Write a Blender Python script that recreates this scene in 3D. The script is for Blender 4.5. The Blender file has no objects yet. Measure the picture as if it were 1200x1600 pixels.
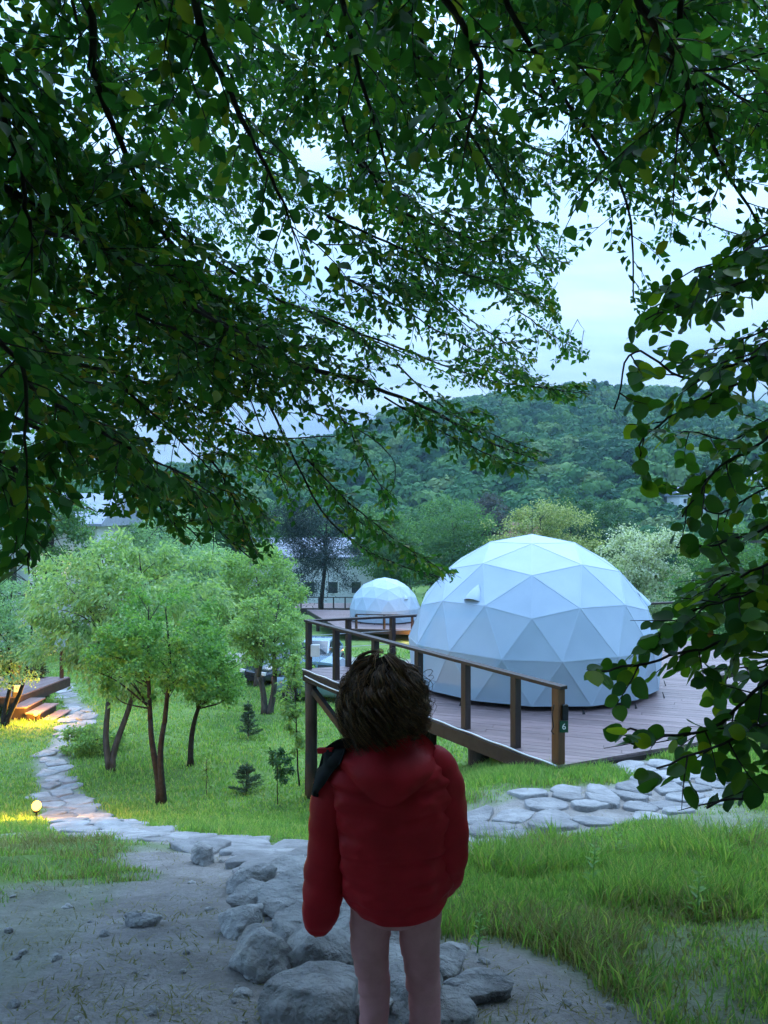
import bpy, math, random
import numpy as np
from mathutils import Vector, Matrix

# ------------------------------------------------------------------ camera, sky, sun, exposure
sc = bpy.context.scene
col = sc.collection
rad = math.radians
random.seed(11)
G = np.random.default_rng(11)
FPX = 1200.0                                   # focal length in photo pixels (1200 x 1600 frame)

cam = bpy.data.cameras.new("camera")
cam.sensor_fit = 'VERTICAL'; cam.sensor_height = 32.0; cam.lens = 24.0
cam.clip_start = 0.05; cam.clip_end = 6000
camo = bpy.data.objects.new("camera", cam); col.objects.link(camo)
camo.location = (0, 0, 0); camo.rotation_euler = (rad(90), 0, 0)
sc.camera = camo

SUN_EL, SUN_AZ = rad(58), rad(20)
w = bpy.data.worlds.new("World"); sc.world = w; w.use_nodes = True
nt = w.node_tree; nt.nodes.clear()
def wn(t, **k):
    n = nt.nodes.new(t)
    for a, b in k.items(): setattr(n, a, b)
    return n
out = wn('ShaderNodeOutputWorld'); bg = wn('ShaderNodeBackground'); bg.inputs['Strength'].default_value = 0.1
sky = wn('ShaderNodeTexSky'); sky.sky_type = 'NISHITA'; sky.sun_disc = False
sky.sun_elevation = SUN_EL; sky.sun_rotation = SUN_AZ; sky.air_density = 1.0; sky.dust_density = 2.0; sky.ozone_density = 3.0
tc = wn('ShaderNodeTexCoord'); sep = wn('ShaderNodeSeparateXYZ'); nt.links.new(tc.outputs['Generated'], sep.inputs[0])
zc = wn('ShaderNodeMath', operation='MAXIMUM'); nt.links.new(sep.outputs['Z'], zc.inputs[0]); zc.inputs[1].default_value = 0.0
za = wn('ShaderNodeMath', operation='ADD'); nt.links.new(zc.outputs[0], za.inputs[0]); za.inputs[1].default_value = 0.22
dv = wn('ShaderNodeVectorMath', operation='DIVIDE'); nt.links.new(tc.outputs['Generated'], dv.inputs[0])
cb = wn('ShaderNodeCombineXYZ')
for i in range(3): nt.links.new(za.outputs[0], cb.inputs[i])
nt.links.new(cb.outputs[0], dv.inputs[1])
mp = wn('ShaderNodeMapping'); mp.inputs['Scale'].default_value = (1.0, 2.2, 0.0); nt.links.new(dv.outputs[0], mp.inputs[0])
nz = wn('ShaderNodeTexNoise'); nz.inputs['Scale'].default_value = 1.3; nz.inputs['Detail'].default_value = 6; nz.inputs['Roughness'].default_value = 0.55
nt.links.new(mp.outputs[0], nz.inputs['Vector'])
rp = wn('ShaderNodeValToRGB'); nt.links.new(nz.outputs['Fac'], rp.inputs[0])
rp.color_ramp.elements[0].position = 0.30; rp.color_ramp.elements[0].color = (4.4, 8.6, 16.5, 1)
rp.color_ramp.elements[1].position = 0.72; rp.color_ramp.elements[1].color = (10.2, 15.4, 22.5, 1)
gr = wn('ShaderNodeMath', operation='MULTIPLY_ADD'); nt.links.new(zc.outputs[0], gr.inputs[0]); gr.inputs[1].default_value = 0.92; gr.inputs[2].default_value = 0.155
cl = wn('ShaderNodeVectorMath', operation='SCALE'); nt.links.new(rp.outputs[0], cl.inputs[0]); nt.links.new(gr.outputs[0], cl.inputs['Scale'])
mx = wn('ShaderNodeMix'); mx.data_type = 'RGBA'; mx.inputs['Factor'].default_value = 0.88
nt.links.new(sky.outputs[0], mx.inputs['A']); nt.links.new(cl.outputs[0], mx.inputs['B'])
nt.links.new(mx.outputs['Result'], bg.inputs['Color']); nt.links.new(bg.outputs[0], out.inputs[0])

sun = bpy.data.lights.new("sun", 'SUN'); sun.energy = 1.1; sun.angle = rad(50); sun.color = (0.74, 0.88, 1.0)
suno = bpy.data.objects.new("sun", sun); col.objects.link(suno)
_d = Vector((math.sin(SUN_AZ) * math.cos(SUN_EL), math.cos(SUN_AZ) * math.cos(SUN_EL), math.sin(SUN_EL)))
suno.rotation_euler = _d.to_track_quat('Z', 'Y').to_euler()

sc.view_settings.view_transform = 'Standard'; sc.view_settings.look = 'None'
sc.view_settings.exposure = 1.18; sc.view_settings.gamma = 1.0; sc.view_settings.use_curve_mapping = False
sc.render.engine = 'CYCLES'
cy = sc.cycles
cy.use_denoising = True; cy.max_bounces = 5; cy.diffuse_bounces = 2; cy.glossy_bounces = 2; cy.transmission_bounces = 4
cy.transparent_max_bounces = 4; cy.volume_bounces = 0; cy.caustics_reflective = False; cy.caustics_refractive = False
cy.use_adaptive_sampling = True; cy.adaptive_threshold = 0.03

# ------------------------------------------------------------------ helpers
def px(x, y, d):
    return np.array([(x - 600) / FPX * d, d, -(y - 800) / FPX * d])

def mesh(name, v, f, smooth=False):
    """v (N,3); f either an (M,k) array or a list of tuples"""
    v = np.asarray(v, dtype=np.float32)
    me = bpy.data.meshes.new(name)
    if isinstance(f, np.ndarray):
        m, k = f.shape
        me.vertices.add(len(v)); me.vertices.foreach_set('co', v.ravel())
        me.loops.add(m * k); me.loops.foreach_set('vertex_index', f.astype(np.int32).ravel())
        me.polygons.add(m); me.polygons.foreach_set('loop_start', np.arange(0, m * k, k, dtype=np.int32))
        me.update(calc_edges=True)
    else:
        me.from_pydata(v.tolist(), [], f)
        me.update()
    if smooth: me.polygons.foreach_set('use_smooth', np.ones(len(me.polygons), dtype=bool))
    return me

def link(name, me, mat=None, parent=None, loc=None):
    o = bpy.data.objects.new(name, me); col.objects.link(o)
    if mat is not None and me is not None and len(me.materials) == 0: me.materials.append(mat)
    if parent is not None: o.parent = parent
    if loc is not None: o.location = loc
    return o

def tag(o, label, cat, group=None):
    o['label'] = label; o['category'] = cat
    if group: o['group'] = group
    return o

def structure(o): o['kind'] = 'structure'; return o
def stuff(o): o['kind'] = 'stuff'; return o

class Thing:
    """an Empty at the base; parts are given in world coordinates unless local=True"""
    def __init__(s, name, loc, label, cat, group=None, rz=0.0):
        s.o = bpy.data.objects.new(name, None); col.objects.link(s.o)
        s.o.empty_display_size = 0.2
        s.loc = np.array(loc, dtype=float); s.o.location = tuple(loc); s.o.rotation_euler = (0, 0, rz)
        tag(s.o, label, cat, group)
    def part(s, name, v, f, mat, smooth=False, parent=None, local=False):
        v = np.asarray(v, dtype=float)
        if not local: v = v - s.loc
        return link(name, mesh(name, v, f, smooth), mat, parent or s.o)

class MB:
    """collects pieces for one mesh"""
    def __init__(s): s.v = []; s.f = []
    def add(s, v, f):
        b = len(s.v); s.v.extend([tuple(p) for p in v]); s.f.extend([tuple(b + i for i in q) for q in f]); return s
    def box(s, c, half, M=None):
        pts = [np.array((a, b, e)) * half for a in (-1, 1) for b in (-1, 1) for e in (-1, 1)]
        if M is not None: pts = [M @ p for p in pts]
        return s.add([p + c for p in pts], [(0, 1, 3, 2), (4, 6, 7, 5), (0, 4, 5, 1), (2, 3, 7, 6), (0, 2, 6, 4), (1, 5, 7, 3)])
    def bar(s, a, b, wd, ht, up=(0, 0, 1)):
        a = np.array(a, float); b = np.array(b, float); d = b - a; L = np.linalg.norm(d); d /= L
        u = np.array(up, float); sd = np.cross(d, u); sd /= np.linalg.norm(sd); u = np.cross(sd, d)
        return s.box((a + b) / 2, np.array((L / 2, wd / 2, ht / 2)), np.stack([d, sd, u], 1))
    def tube(s, pts, r, n=6, cap=True):
        v, f = tube(pts, r, n, cap); return s.add(v, f)
    def lathe(s, c, prof, n=16):
        v = []; f = []
        for (r, z) in prof:
            for k in range(n):
                a = 2 * math.pi * k / n; v.append((c[0] + r * math.cos(a), c[1] + r * math.sin(a), c[2] + z))
        for i in range(len(prof) - 1):
            for k in range(n):
                k2 = (k + 1) % n; f.append((i * n + k, i * n + k2, (i + 1) * n + k2, (i + 1) * n + k))
        f.append(tuple(range(n))[::-1]); f.append(tuple((len(prof) - 1) * n + k for k in range(n)))
        return s.add(v, f)
    def obj(s, name, mat, T, smooth=False, parent=None, local=False):
        return T.part(name, s.v, s.f, mat, smooth, parent, local)

def tube(pts, r, n=6, cap=True):
    P = np.asarray(pts, float); m = len(P)
    rr = np.full(m, r) if np.isscalar(r) else np.asarray(r, float)
    t = np.gradient(P, axis=0); t /= np.linalg.norm(t, axis=1)[:, None] + 1e-9
    ref = np.array((0., 0, 1)) if abs(t[0][2]) < 0.8 else np.array((1., 0, 0))
    v = []; f = []
    for i in range(m):
        a = np.cross(t[i], ref); la = np.linalg.norm(a)
        if la < 1e-4: a = np.array((1., 0, 0)); la = 1
        a /= la; b = np.cross(t[i], a); ref = -np.cross(t[i], a) if False else ref
        for k in range(n):
            an = 2 * math.pi * k / n
            v.append(P[i] + rr[i] * (math.cos(an) * a + math.sin(an) * b))
    for i in range(m - 1):
        for k in range(n):
            k2 = (k + 1) % n; f.append((i * n + k, i * n + k2, (i + 1) * n + k2, (i + 1) * n + k))
    if cap: f.append(tuple(range(n))[::-1]); f.append(tuple((m - 1) * n + k for k in range(n)))
    return v, f

def smooth_path(P, n):
    """Catmull-Rom through P, n points per span"""
    P = np.asarray(P, float); Q = np.vstack([2 * P[0] - P[1], P, 2 * P[-1] - P[-2]]); o = []
    for i in range(1, len(Q) - 2):
        for t in np.linspace(0, 1, n, endpoint=False):
            a, b, c, d = Q[i - 1], Q[i], Q[i + 1], Q[i + 2]
            o.append(0.5 * (2 * b + (c - a) * t + (2 * a - 5 * b + 4 * c - d) * t * t + (3 * b - a - 3 * c + d) * t ** 3))
    o.append(P[-1]); return np.array(o)

def in_poly(pt, poly):
    x, y = pt[:, 0], pt[:, 1]; r = np.zeros(len(pt), bool); n = len(poly); j = n - 1
    for i in range(n):
        xi, yi = poly[i]; xj, yj = poly[j]
        c = ((yi > y) != (yj > y)) & (x < (xj - xi) * (y - yi) / (yj - yi + 1e-12) + xi)
        r ^= c; j = i
    return r

def sstep(a, b, x):
    t = np.clip((x - a) / (b - a), 0, 1); return t * t * (3 - 2 * t)

_pn = np.random.default_rng(3).random((64, 64))
def vnoise(x, y):
    x = np.asarray(x, float); y = np.asarray(y, float)
    xi = np.floor(x).astype(int); yi = np.floor(y).astype(int); fx = x - xi; fy = y - yi
    fx = fx * fx * (3 - 2 * fx); fy = fy * fy * (3 - 2 * fy)
    g = lambda a, b: _pn[a % 64, b % 64]
    return (g(xi, yi) * (1 - fx) + g(xi + 1, yi) * fx) * (1 - fy) + (g(xi, yi + 1) * (1 - fx) + g(xi + 1, yi + 1) * fx) * fy

# ------------------------------------------------------------------ materials
def mat_new(name):
    m = bpy.data.materials.new(name); m.use_nodes = True; t = m.node_tree; t.nodes.clear()
    o = t.nodes.new('ShaderNodeOutputMaterial'); return m, t, o
def N(t, ty, **k):
    n = t.nodes.new(ty)
    for a, b in k.items(): setattr(n, a, b)
    return n
def ramp(t, fac, stops):
    r = N(t, 'ShaderNodeValToRGB'); t.links.new(fac, r.inputs[0]); e = r.color_ramp.elements
    while len(e) < len(stops): e.new(0.5)
    for q, (p, c) in zip(e, stops): q.position = p; q.color = (*c, 1)
    return r.outputs[0]
def noise(t, scale, detail=4, vec=None, rough=0.55, coord='Object'):
    n = N(t, 'ShaderNodeTexNoise'); n.inputs['Scale'].default_value = scale; n.inputs['Detail'].default_value = detail; n.inputs['Roughness'].default_value = rough
    if vec is None:
        c = N(t, 'ShaderNodeTexCoord'); vec = c.outputs[coord]
    t.links.new(vec, n.inputs['Vector']); return n.outputs['Fac']
def bump(t, h, s, d=0.02):
    b = N(t, 'ShaderNodeBump'); b.inputs['Strength'].default_value = s; b.inputs['Distance'].default_value = d
    t.links.new(h, b.inputs['Height']); return b.outputs[0]
def mixc(t, f, a, b, mode='MIX'):
    m = N(t, 'ShaderNodeMix'); m.data_type = 'RGBA'; m.blend_type = mode
    for s, v in (('Factor', f), ('A', a), ('B', b)):
        if isinstance(v, (int, float)): m.inputs[s].default_value = v
        elif isinstance(v, tuple): m.inputs[s].default_value = (*v, 1)
        else: t.links.new(v, m.inputs[s])
    return m.outputs['Result']

def surf(name, stops, scale=8, rough=0.7, bumps=0.3, bd=0.01, spec=0.3, detail=5, stretch=None, rnd=0.0, metal=0.0, coat=0.0, coord='Object'):
    m, t, o = mat_new(name); p = N(t, 'ShaderNodeBsdfPrincipled'); t.links.new(p.outputs[0], o.inputs[0])
    c = N(t, 'ShaderNodeTexCoord'); vec = c.outputs[coord]
    oi = N(t, 'ShaderNodeObjectInfo')
    if rnd:
        ad = N(t, 'ShaderNodeVectorMath', operation='MULTIPLY_ADD'); cb = N(t, 'ShaderNodeCombineXYZ')
        for i in range(3): t.links.new(oi.outputs['Random'], cb.inputs[i])
        t.links.new(cb.outputs[0], ad.inputs[0]); ad.inputs[1].default_value = (37, 53, 71); t.links.new(vec, ad.inputs[2]); vec = ad.outputs[0]
    if stretch:
        mp = N(t, 'ShaderNodeMapping'); mp.inputs['Scale'].default_value = stretch; t.links.new(vec, mp.inputs[0]); vec = mp.outputs[0]
    f = noise(t, scale, detail, vec)
    cl = ramp(t, f, stops)
    if rnd:
        k = N(t, 'ShaderNodeMath', operation='MULTIPLY_ADD'); t.links.new(oi.outputs['Random'], k.inputs[0]); k.inputs[1].default_value = rnd; k.inputs[2].default_value = 1 - rnd / 2
        h = N(t, 'ShaderNodeHueSaturation'); t.links.new(cl, h.inputs['Color']); t.links.new(k.outputs[0], h.inputs['Value']); cl = h.outputs[0]
    t.links.new(cl, p.inputs['Base Color']); p.inputs['Roughness'].default_value = rough
    p.inputs['Specular IOR Level'].default_value = spec; p.inputs['Metallic'].default_value = metal; p.inputs['Coat Weight'].default_value = coat
    if bumps:
        f2 = noise(t, scale * 2.7, 6, vec); t.links.new(bump(t, f2, bumps, bd), p.inputs['Normal'])
    return m

def leafmat(name, stops, trans=0.35, rough=0.5, spec=0.25, mode='island', tint=(1.3, 1.5, 0.6)):
    m, t, o = mat_new(name); p = N(t, 'ShaderNodeBsdfPrincipled'); tr = N(t, 'ShaderNodeBsdfTranslucent'); mx = N(t, 'ShaderNodeMixShader')
    if mode == 'island': src = N(t, 'ShaderNodeNewGeometry').outputs['Random Per Island']
    else: src = N(t, 'ShaderNodeObjectInfo').outputs['Random']
    c = ramp(t, src, stops)
    t.links.new(c, p.inputs['Base Color']); p.inputs['Roughness'].default_value = rough; p.inputs['Specular IOR Level'].default_value = spec
    t.links.new(mixc(t, 1.0, c, tint, 'MULTIPLY'), tr.inputs[0])
    mx.inputs[0].default_value = trans; t.links.new(p.outputs[0], mx.inputs[1]); t.links.new(tr.outputs[0], mx.inputs[2]); t.links.new(mx.outputs[0], o.inputs[0])
    return m

def emit(name, c, s):
    m, t, o = mat_new(name); e = N(t, 'ShaderNodeEmission'); e.inputs[0].default_value = (*c, 1); e.inputs[1].default_value = s; t.links.new(e.outputs[0], o.inputs[0]); return m

M = {}
M['bark'] = surf('bark', [(0.3, (0.035, 0.030, 0.027)), (0.7, (0.12, 0.105, 0.095))], 14, 0.9, 0.8, 0.02, stretch=(1, 1, 0.25))
M['bark_dark'] = surf('bark_dark', [(0.3, (0.012, 0.010, 0.009)), (0.7, (0.04, 0.034, 0.03))], 14, 0.9, 0.6, 0.01)
M['wood'] = surf('wood', [(0.25, (0.016, 0.010, 0.009)), (0.75, (0.045, 0.028, 0.025))], 9, 0.55, 0.4, 0.004, 0.4, stretch=(1, 1, 0.12), rnd=0.5)
M['wood_new'] = surf('wood_new', [(0.25, (0.07, 0.028, 0.013)), (0.75, (0.16, 0.065, 0.030))], 9, 0.5, 0.4, 0.004, 0.4, stretch=(1, 1, 0.12))
M['beam'] = surf('beam', [(0.25, (0.015, 0.010, 0.010)), (0.75, (0.042, 0.030, 0.028))], 7, 0.6, 0.4, 0.004, 0.4, rnd=0.4)
M['plank'] = surf('plank', [(0.2, (0.12, 0.082, 0.082)), (0.5, (0.19, 0.132, 0.130)), (0.8, (0.27, 0.195, 0.192))], 3.0, 0.45, 0.35, 0.003, 0.5, stretch=(1.0, 6, 1), rnd=0.35)
M['log'] = surf('log', [(0.3, (0.022, 0.016, 0.014)), (0.7, (0.07, 0.052, 0.044))], 10, 0.85, 0.8, 0.02, stretch=(1, 1, 0.15))
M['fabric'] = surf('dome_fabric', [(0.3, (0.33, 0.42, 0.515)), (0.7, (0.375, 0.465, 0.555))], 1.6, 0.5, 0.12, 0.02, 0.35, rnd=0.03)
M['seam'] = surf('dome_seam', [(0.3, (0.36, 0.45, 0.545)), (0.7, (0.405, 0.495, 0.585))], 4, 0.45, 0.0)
M['dark_gap'] = surf('dark_gap', [(0.3, (0.01, 0.011, 0.013)), (0.7, (0.02, 0.02, 0.022))], 8, 0.7, 0)  # near-black for dark fittings, and for shade painted into notches and recess
M['stone'] = surf('stone', [(0.2, (0.15, 0.15, 0.152)), (0.5, (0.26, 0.26, 0.262)), (0.8, (0.37, 0.368, 0.366))], 5.0, 0.75, 0.8, 0.05, 0.35, rnd=0.45, detail=9)
M['boulder'] = surf('boulder', [(0.25, (0.18, 0.18, 0.18)), (0.5, (0.36, 0.36, 0.355)), (0.75, (0.52, 0.515, 0.505))], 7.0, 0.85, 1.0, 0.07, 0.25, rnd=0.3, detail=10)
M['white_wall'] = surf('white_wall', [(0.3, (0.62, 0.64, 0.66)), (0.7, (0.74, 0.75, 0.76))], 3, 0.8, 0.2)
M['trim'] = surf('white_trim', [(0.3, (0.74, 0.74, 0.74)), (0.7, (0.8, 0.8, 0.8))], 3, 0.5, 0)
M['roof'] = surf('roof_sheet', [(0.3, (0.22, 0.25, 0.32)), (0.7, (0.32, 0.35, 0.42))], 3, 0.5, 0.2)
M['roof_red'] = surf('roof_red', [(0.3, (0.26, 0.10, 0.08)), (0.7, (0.36, 0.16, 0.13))], 3, 0.7, 0.2)
M['pink_wall'] = surf('pink_wall', [(0.3, (0.5, 0.33, 0.35)), (0.7, (0.6, 0.42, 0.43))], 3, 0.8, 0.2)
M['glass'] = surf('window_glass', [(0.3, (0.02, 0.03, 0.04)), (0.7, (0.04, 0.05, 0.06))], 2, 0.06, 0, spec=0.8)
M['rubber'] = surf('rubber', [(0.3, (0.012, 0.012, 0.012)), (0.7, (0.025, 0.025, 0.025))], 8, 0.8, 0.1)
M['metal'] = surf('grey_metal', [(0.3, (0.38, 0.39, 0.4)), (0.7, (0.5, 0.51, 0.52))], 6, 0.4, 0.05, metal=0.6)
M['plastic'] = surf('pale_plastic', [(0.3, (0.55, 0.57, 0.58)), (0.7, (0.62, 0.63, 0.64))], 6, 0.4, 0)
M['paint_dark'] = surf('paint_dark', [(0.3, (0.02, 0.03, 0.04)), (0.7, (0.03, 0.04, 0.055))], 3, 0.25, 0, spec=0.6, coat=0.8)
M['paint_blue'] = surf('paint_blue', [(0.3, (0.12, 0.22, 0.30)), (0.7, (0.16, 0.27, 0.35))], 3, 0.25, 0, spec=0.6, coat=0.8)
M['paint_white'] = surf('paint_white', [(0.3, (0.7, 0.7, 0.7)), (0.7, (0.76, 0.76, 0.76))], 3, 0.25, 0, spec=0.6, coat=0.8)
M['lamp_glow'] = emit('lamp_glow', (1.0, 0.52, 0.06), 4.2)
M['wall_glow'] = emit('wall_lamp_glow', (1.0, 0.66, 0.28), 12)
M['led'] = surf('led_tube', [(0.3, (0.7, 0.7, 0.7)), (0.7, (0.8, 0.8, 0.8))], 8, 0.3, 0)
M['sign_green'] = surf('sign_green', [(0.3, (0.01, 0.06, 0.035)), (0.7, (0.015, 0.08, 0.045))], 8, 0.4, 0)
M['sign_white'] = surf('sign_white', [(0.3, (0.8, 0.8, 0.8)), (0.7, (0.82, 0.82, 0.82))], 8, 0.4, 0)
# foliage
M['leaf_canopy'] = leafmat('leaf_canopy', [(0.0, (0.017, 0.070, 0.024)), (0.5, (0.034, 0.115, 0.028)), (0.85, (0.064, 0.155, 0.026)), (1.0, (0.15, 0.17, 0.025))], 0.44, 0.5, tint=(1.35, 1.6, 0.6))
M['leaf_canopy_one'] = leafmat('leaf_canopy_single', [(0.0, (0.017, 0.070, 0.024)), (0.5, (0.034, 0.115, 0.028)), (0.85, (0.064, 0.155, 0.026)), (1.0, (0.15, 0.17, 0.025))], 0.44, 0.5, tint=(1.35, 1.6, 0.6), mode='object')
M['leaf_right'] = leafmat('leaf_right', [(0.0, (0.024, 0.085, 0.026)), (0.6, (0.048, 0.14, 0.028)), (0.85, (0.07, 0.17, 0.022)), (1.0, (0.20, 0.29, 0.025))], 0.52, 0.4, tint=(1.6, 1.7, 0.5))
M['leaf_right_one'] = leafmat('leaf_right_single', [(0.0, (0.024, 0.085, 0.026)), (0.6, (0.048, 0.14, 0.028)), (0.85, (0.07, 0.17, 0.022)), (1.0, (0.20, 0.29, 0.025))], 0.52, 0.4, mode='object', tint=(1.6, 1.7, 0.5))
def lm(name, a, b, c, tr=0.42): M[name] = leafmat(name, [(0.0, a), (0.5, b), (1.0, c)], tr)
lm('leaf_plum', (0.085, 0.194, 0.062), (0.139, 0.296, 0.093), (0.233, 0.404, 0.109))
lm('leaf_pale', (0.186, 0.288, 0.151), (0.288, 0.423, 0.203), (0.439, 0.540, 0.270))
lm('leaf_silver', (0.145, 0.259, 0.162), (0.227, 0.373, 0.227), (0.341, 0.486, 0.292))
lm('leaf_apple', (0.151, 0.269, 0.118), (0.235, 0.386, 0.151), (0.370, 0.487, 0.185))
lm('leaf_far', (0.062, 0.150, 0.075), (0.100, 0.213, 0.094), (0.163, 0.275, 0.100))
lm('leaf_deep', (0.03, 0.085, 0.045), (0.05, 0.125, 0.06), (0.08, 0.165, 0.07))
lm('leaf_pine', (0.010, 0.028, 0.028), (0.02, 0.045, 0.042), (0.035, 0.065, 0.055), 0.1)
lm('leaf_cream', (0.120, 0.192, 0.072), (0.288, 0.324, 0.144), (0.552, 0.528, 0.288))
lm('leaf_white', (0.144, 0.216, 0.108), (0.504, 0.528, 0.456), (0.720, 0.720, 0.672))
lm('leaf_purple', (0.05, 0.055, 0.075), (0.08, 0.08, 0.10), (0.11, 0.11, 0.13))
lm('leaf_spruce', (0.035, 0.075, 0.045), (0.06, 0.115, 0.065), (0.10, 0.16, 0.09), 0.1)
lm('leaf_thuja', (0.025, 0.045, 0.02), (0.045, 0.07, 0.03), (0.10, 0.12, 0.05), 0.1)
M['wood_far'] = leafmat('forest_leaf', [(0.0, (0.024, 0.085, 0.036)), (0.5, (0.052, 0.145, 0.048)), (0.85, (0.095, 0.20, 0.055)), (1.0, (0.15, 0.22, 0.085))], 0.15, 0.7, 0.1, mode='object')
M['grass_dry'] = leafmat('grass_straw', [(0.0, (0.16, 0.16, 0.07)), (0.5, (0.26, 0.24, 0.13)), (1.0, (0.36, 0.33, 0.20))], 0.3, 0.7, 0.1)
M['grass'] = leafmat('grass_blade', [(0.0, (0.12, 0.225, 0.07)), (0.5, (0.19, 0.345, 0.105)), (0.85, (0.30, 0.42, 0.12)), (1.0, (0.44, 0.42, 0.20))], 0.45, 0.6, 0.15)

# ------------------------------------------------------------------ terrain
PROF = [(-60, 12), (-25, 4.5), (-8, 0.2), (-3, -0.95), (0, -1.42), (2.4, -1.62), (4, -2.1), (5.5, -2.55), (7, -3.05), (9, -3.78), (11, -4.5), (13, -5.2), (15, -5.75), (16.5, -6.0),
        (20, -6.2), (25, -6.58), (30, -6.96), (40, -7.7), (54, -8.8), (70, -9.6), (100, -11), (150, -13), (200, -14), (4000, -14)]
PY = np.array([p[0] for p in PROF], float); PZ = np.array([p[1] for p in PROF], float)
prof = lambda y: np.interp(y, PY, PZ)
ctrl = []
for Y in (-8, -3, 0, 2.4, 4, 5.5, 7, 9, 11, 13, 15, 16.5, 20, 25, 30, 40, 54, 62):
    for X in ((-14, -8, -4.5, -2, -0.6) if Y > 8 else (-14, -8, -4, -1.6, 0)):
        ctrl.append((X, Y, float(prof(Y))))
for Y in (20, 25, 30, 40, 54, 62): ctrl.append((3 if Y > 20 else 1.0, Y, float(prof(Y)) + (0.1 if Y == 20 else 0)))
ctrl += [(2.24, 9.9, -3.34), (5.8, 11.5, -3.32), (2.7, 8.2, -3.14), (0.85, 7.3, -3.04), (1.1, 8.7, -3.14), (1.35, 11.3, -3.78), (0.2, 12.6, -4.6),
         (4.2, 10, -3.27), (3.75, 9, -3.2), (3.0, 6.5, -2.72), (1.55, 5.3, -2.44), (0.95, 3.8, -2.06), (1.47, 3.2, -1.87), (2.6, 3.0, -1.75), (4.5, 4.0, -1.95),
         (6, 7, -2.65), (8, 11, -3.25), (12, 13.5, -3.4), (13, 6, -2.2), (12, 0, -1.2), (6, 0, -1.3), (3, 0, -1.4), (12, -6, 0), (4, 15, -4.7), (7, 16, -4.2), (11, 20, -4.6),
         (5, 22, -6.1), (12, 30, -6.3), (16, 22, -4.9), (15, 40, -7.4), (12, 54, -8.6), (18, 62, -9.2)]
ctrl = np.array(ctrl)
def _phi(r2): return np.where(r2 > 1e-9, 0.5 * r2 * np.log(r2 + 1e-12), 0)
_n = len(ctrl); _D2 = ((ctrl[:, None, :2] - ctrl[None, :, :2]) ** 2).sum(-1)
_A = np.zeros((_n + 3, _n + 3)); _A[:_n, :_n] = _phi(_D2) + np.eye(_n) * 0.02
_A[:_n, _n] = 1; _A[:_n, _n + 1:] = ctrl[:, :2]; _A[_n, :_n] = 1; _A[_n + 1:, :_n] = ctrl[:, :2].T
_W = np.linalg.solve(_A, np.concatenate([ctrl[:, 2], [0, 0, 0]]))
RIDGE = [(-700, 740), (-300, 745), (100, 748), (300, 738), (420, 722), (500, 694), (600, 655), (700, 622), (800, 608), (880, 596), (940, 600), (1000, 610), (1100, 628), (1200, 655), (1400, 690), (2000, 730)]
RX = np.array([(p[0] - 600) / FPX * 450 for p in RIDGE]); RZ = np.array([(800 - p[1]) / FPX * 450 - 7 for p in RIDGE])
def hill(X, Y):
    rz = np.interp(X, RX, RZ); b = -14.0
    t = np.clip((Y - 165) / 285, 0, 1); s = t ** 1.25 * (1.5 - 0.5 * t)
    h = (rz - b) * s
    h = np.where(Y > 450, (rz - b) * np.clip(1 - (Y - 450) / 500, 0, 1), h)
    sp = np.interp(X, [20, 48, 62, 78, 120, 220, 320], [0, 8, 20, 27, 30, 26, 10]) * np.exp(-((Y - 255) / 48) ** 2)
    h = np.maximum(h, 0) ; h = np.log(np.exp(h / 6) + np.exp(sp / 6) - 1 + 1e-9) * 6
    und = (vnoise(X / 55 + 9, Y / 55) - 0.5) * 12 * np.clip(h / 25, 0, 1)
    return h + und
def terrain(X, Y):
    X = np.asarray(X, float); Y = np.asarray(Y, float); sh = X.shape; X = X.ravel(); Y = Y.ravel()
    far = prof(Y) + hill(X, Y) + np.clip((np.abs(X) - 60) / 200, 0, 1) * 6 * np.clip((200 - Y) / 200, 0, 1)
    ex = np.maximum(np.maximum(-14 - X, X - 16), 0); ey = np.maximum(np.maximum(-7 - Y, Y - 56), 0)
    wgt = 1 - sstep(0, 10, np.hypot(ex, ey)); z = far.copy(); k = wgt > 0
    if k.any():
        xs, ys = X[k], Y[k]; r = np.zeros(len(xs))
        for a in range(0, len(xs), 20000):
            d2 = (xs[a:a + 20000, None] - ctrl[None, :, 0]) ** 2 + (ys[a:a + 20000, None] - ctrl[None, :, 1]) ** 2
            r[a:a + 20000] = _phi(d2) @ _W[:_n] + _W[_n] + _W[_n + 1] * xs[a:a + 20000] + _W[_n + 2] * ys[a:a + 20000]
        z[k] = far[k] * (1 - wgt[k]) + r * wgt[k]
    z = z + (vnoise(X * 1.7, Y * 1.7) - 0.5) * 0.06 + (vnoise(X * 5 + 3, Y * 5) - 0.5) * 0.030 + (vnoise(X * 11 + 1, Y * 11) - 0.5) * 0.016
    return z.reshape(sh)
tz = lambda x, y: float(terrain(np.array([x]), np.array([y]))[0])
def pix2ground(x, y, d0=1.2, d1=75):
    t = np.geomspace(d0, d1, 900); X = (x - 600) / FPX * t; Z = -(y - 800) / FPX * t
    k = np.nonzero(Z < terrain(X, t))[0]
    i = k[0] if len(k) else len(t) - 1
    return np.array([X[i], t[i], tz(X[i], t[i])])

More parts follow.
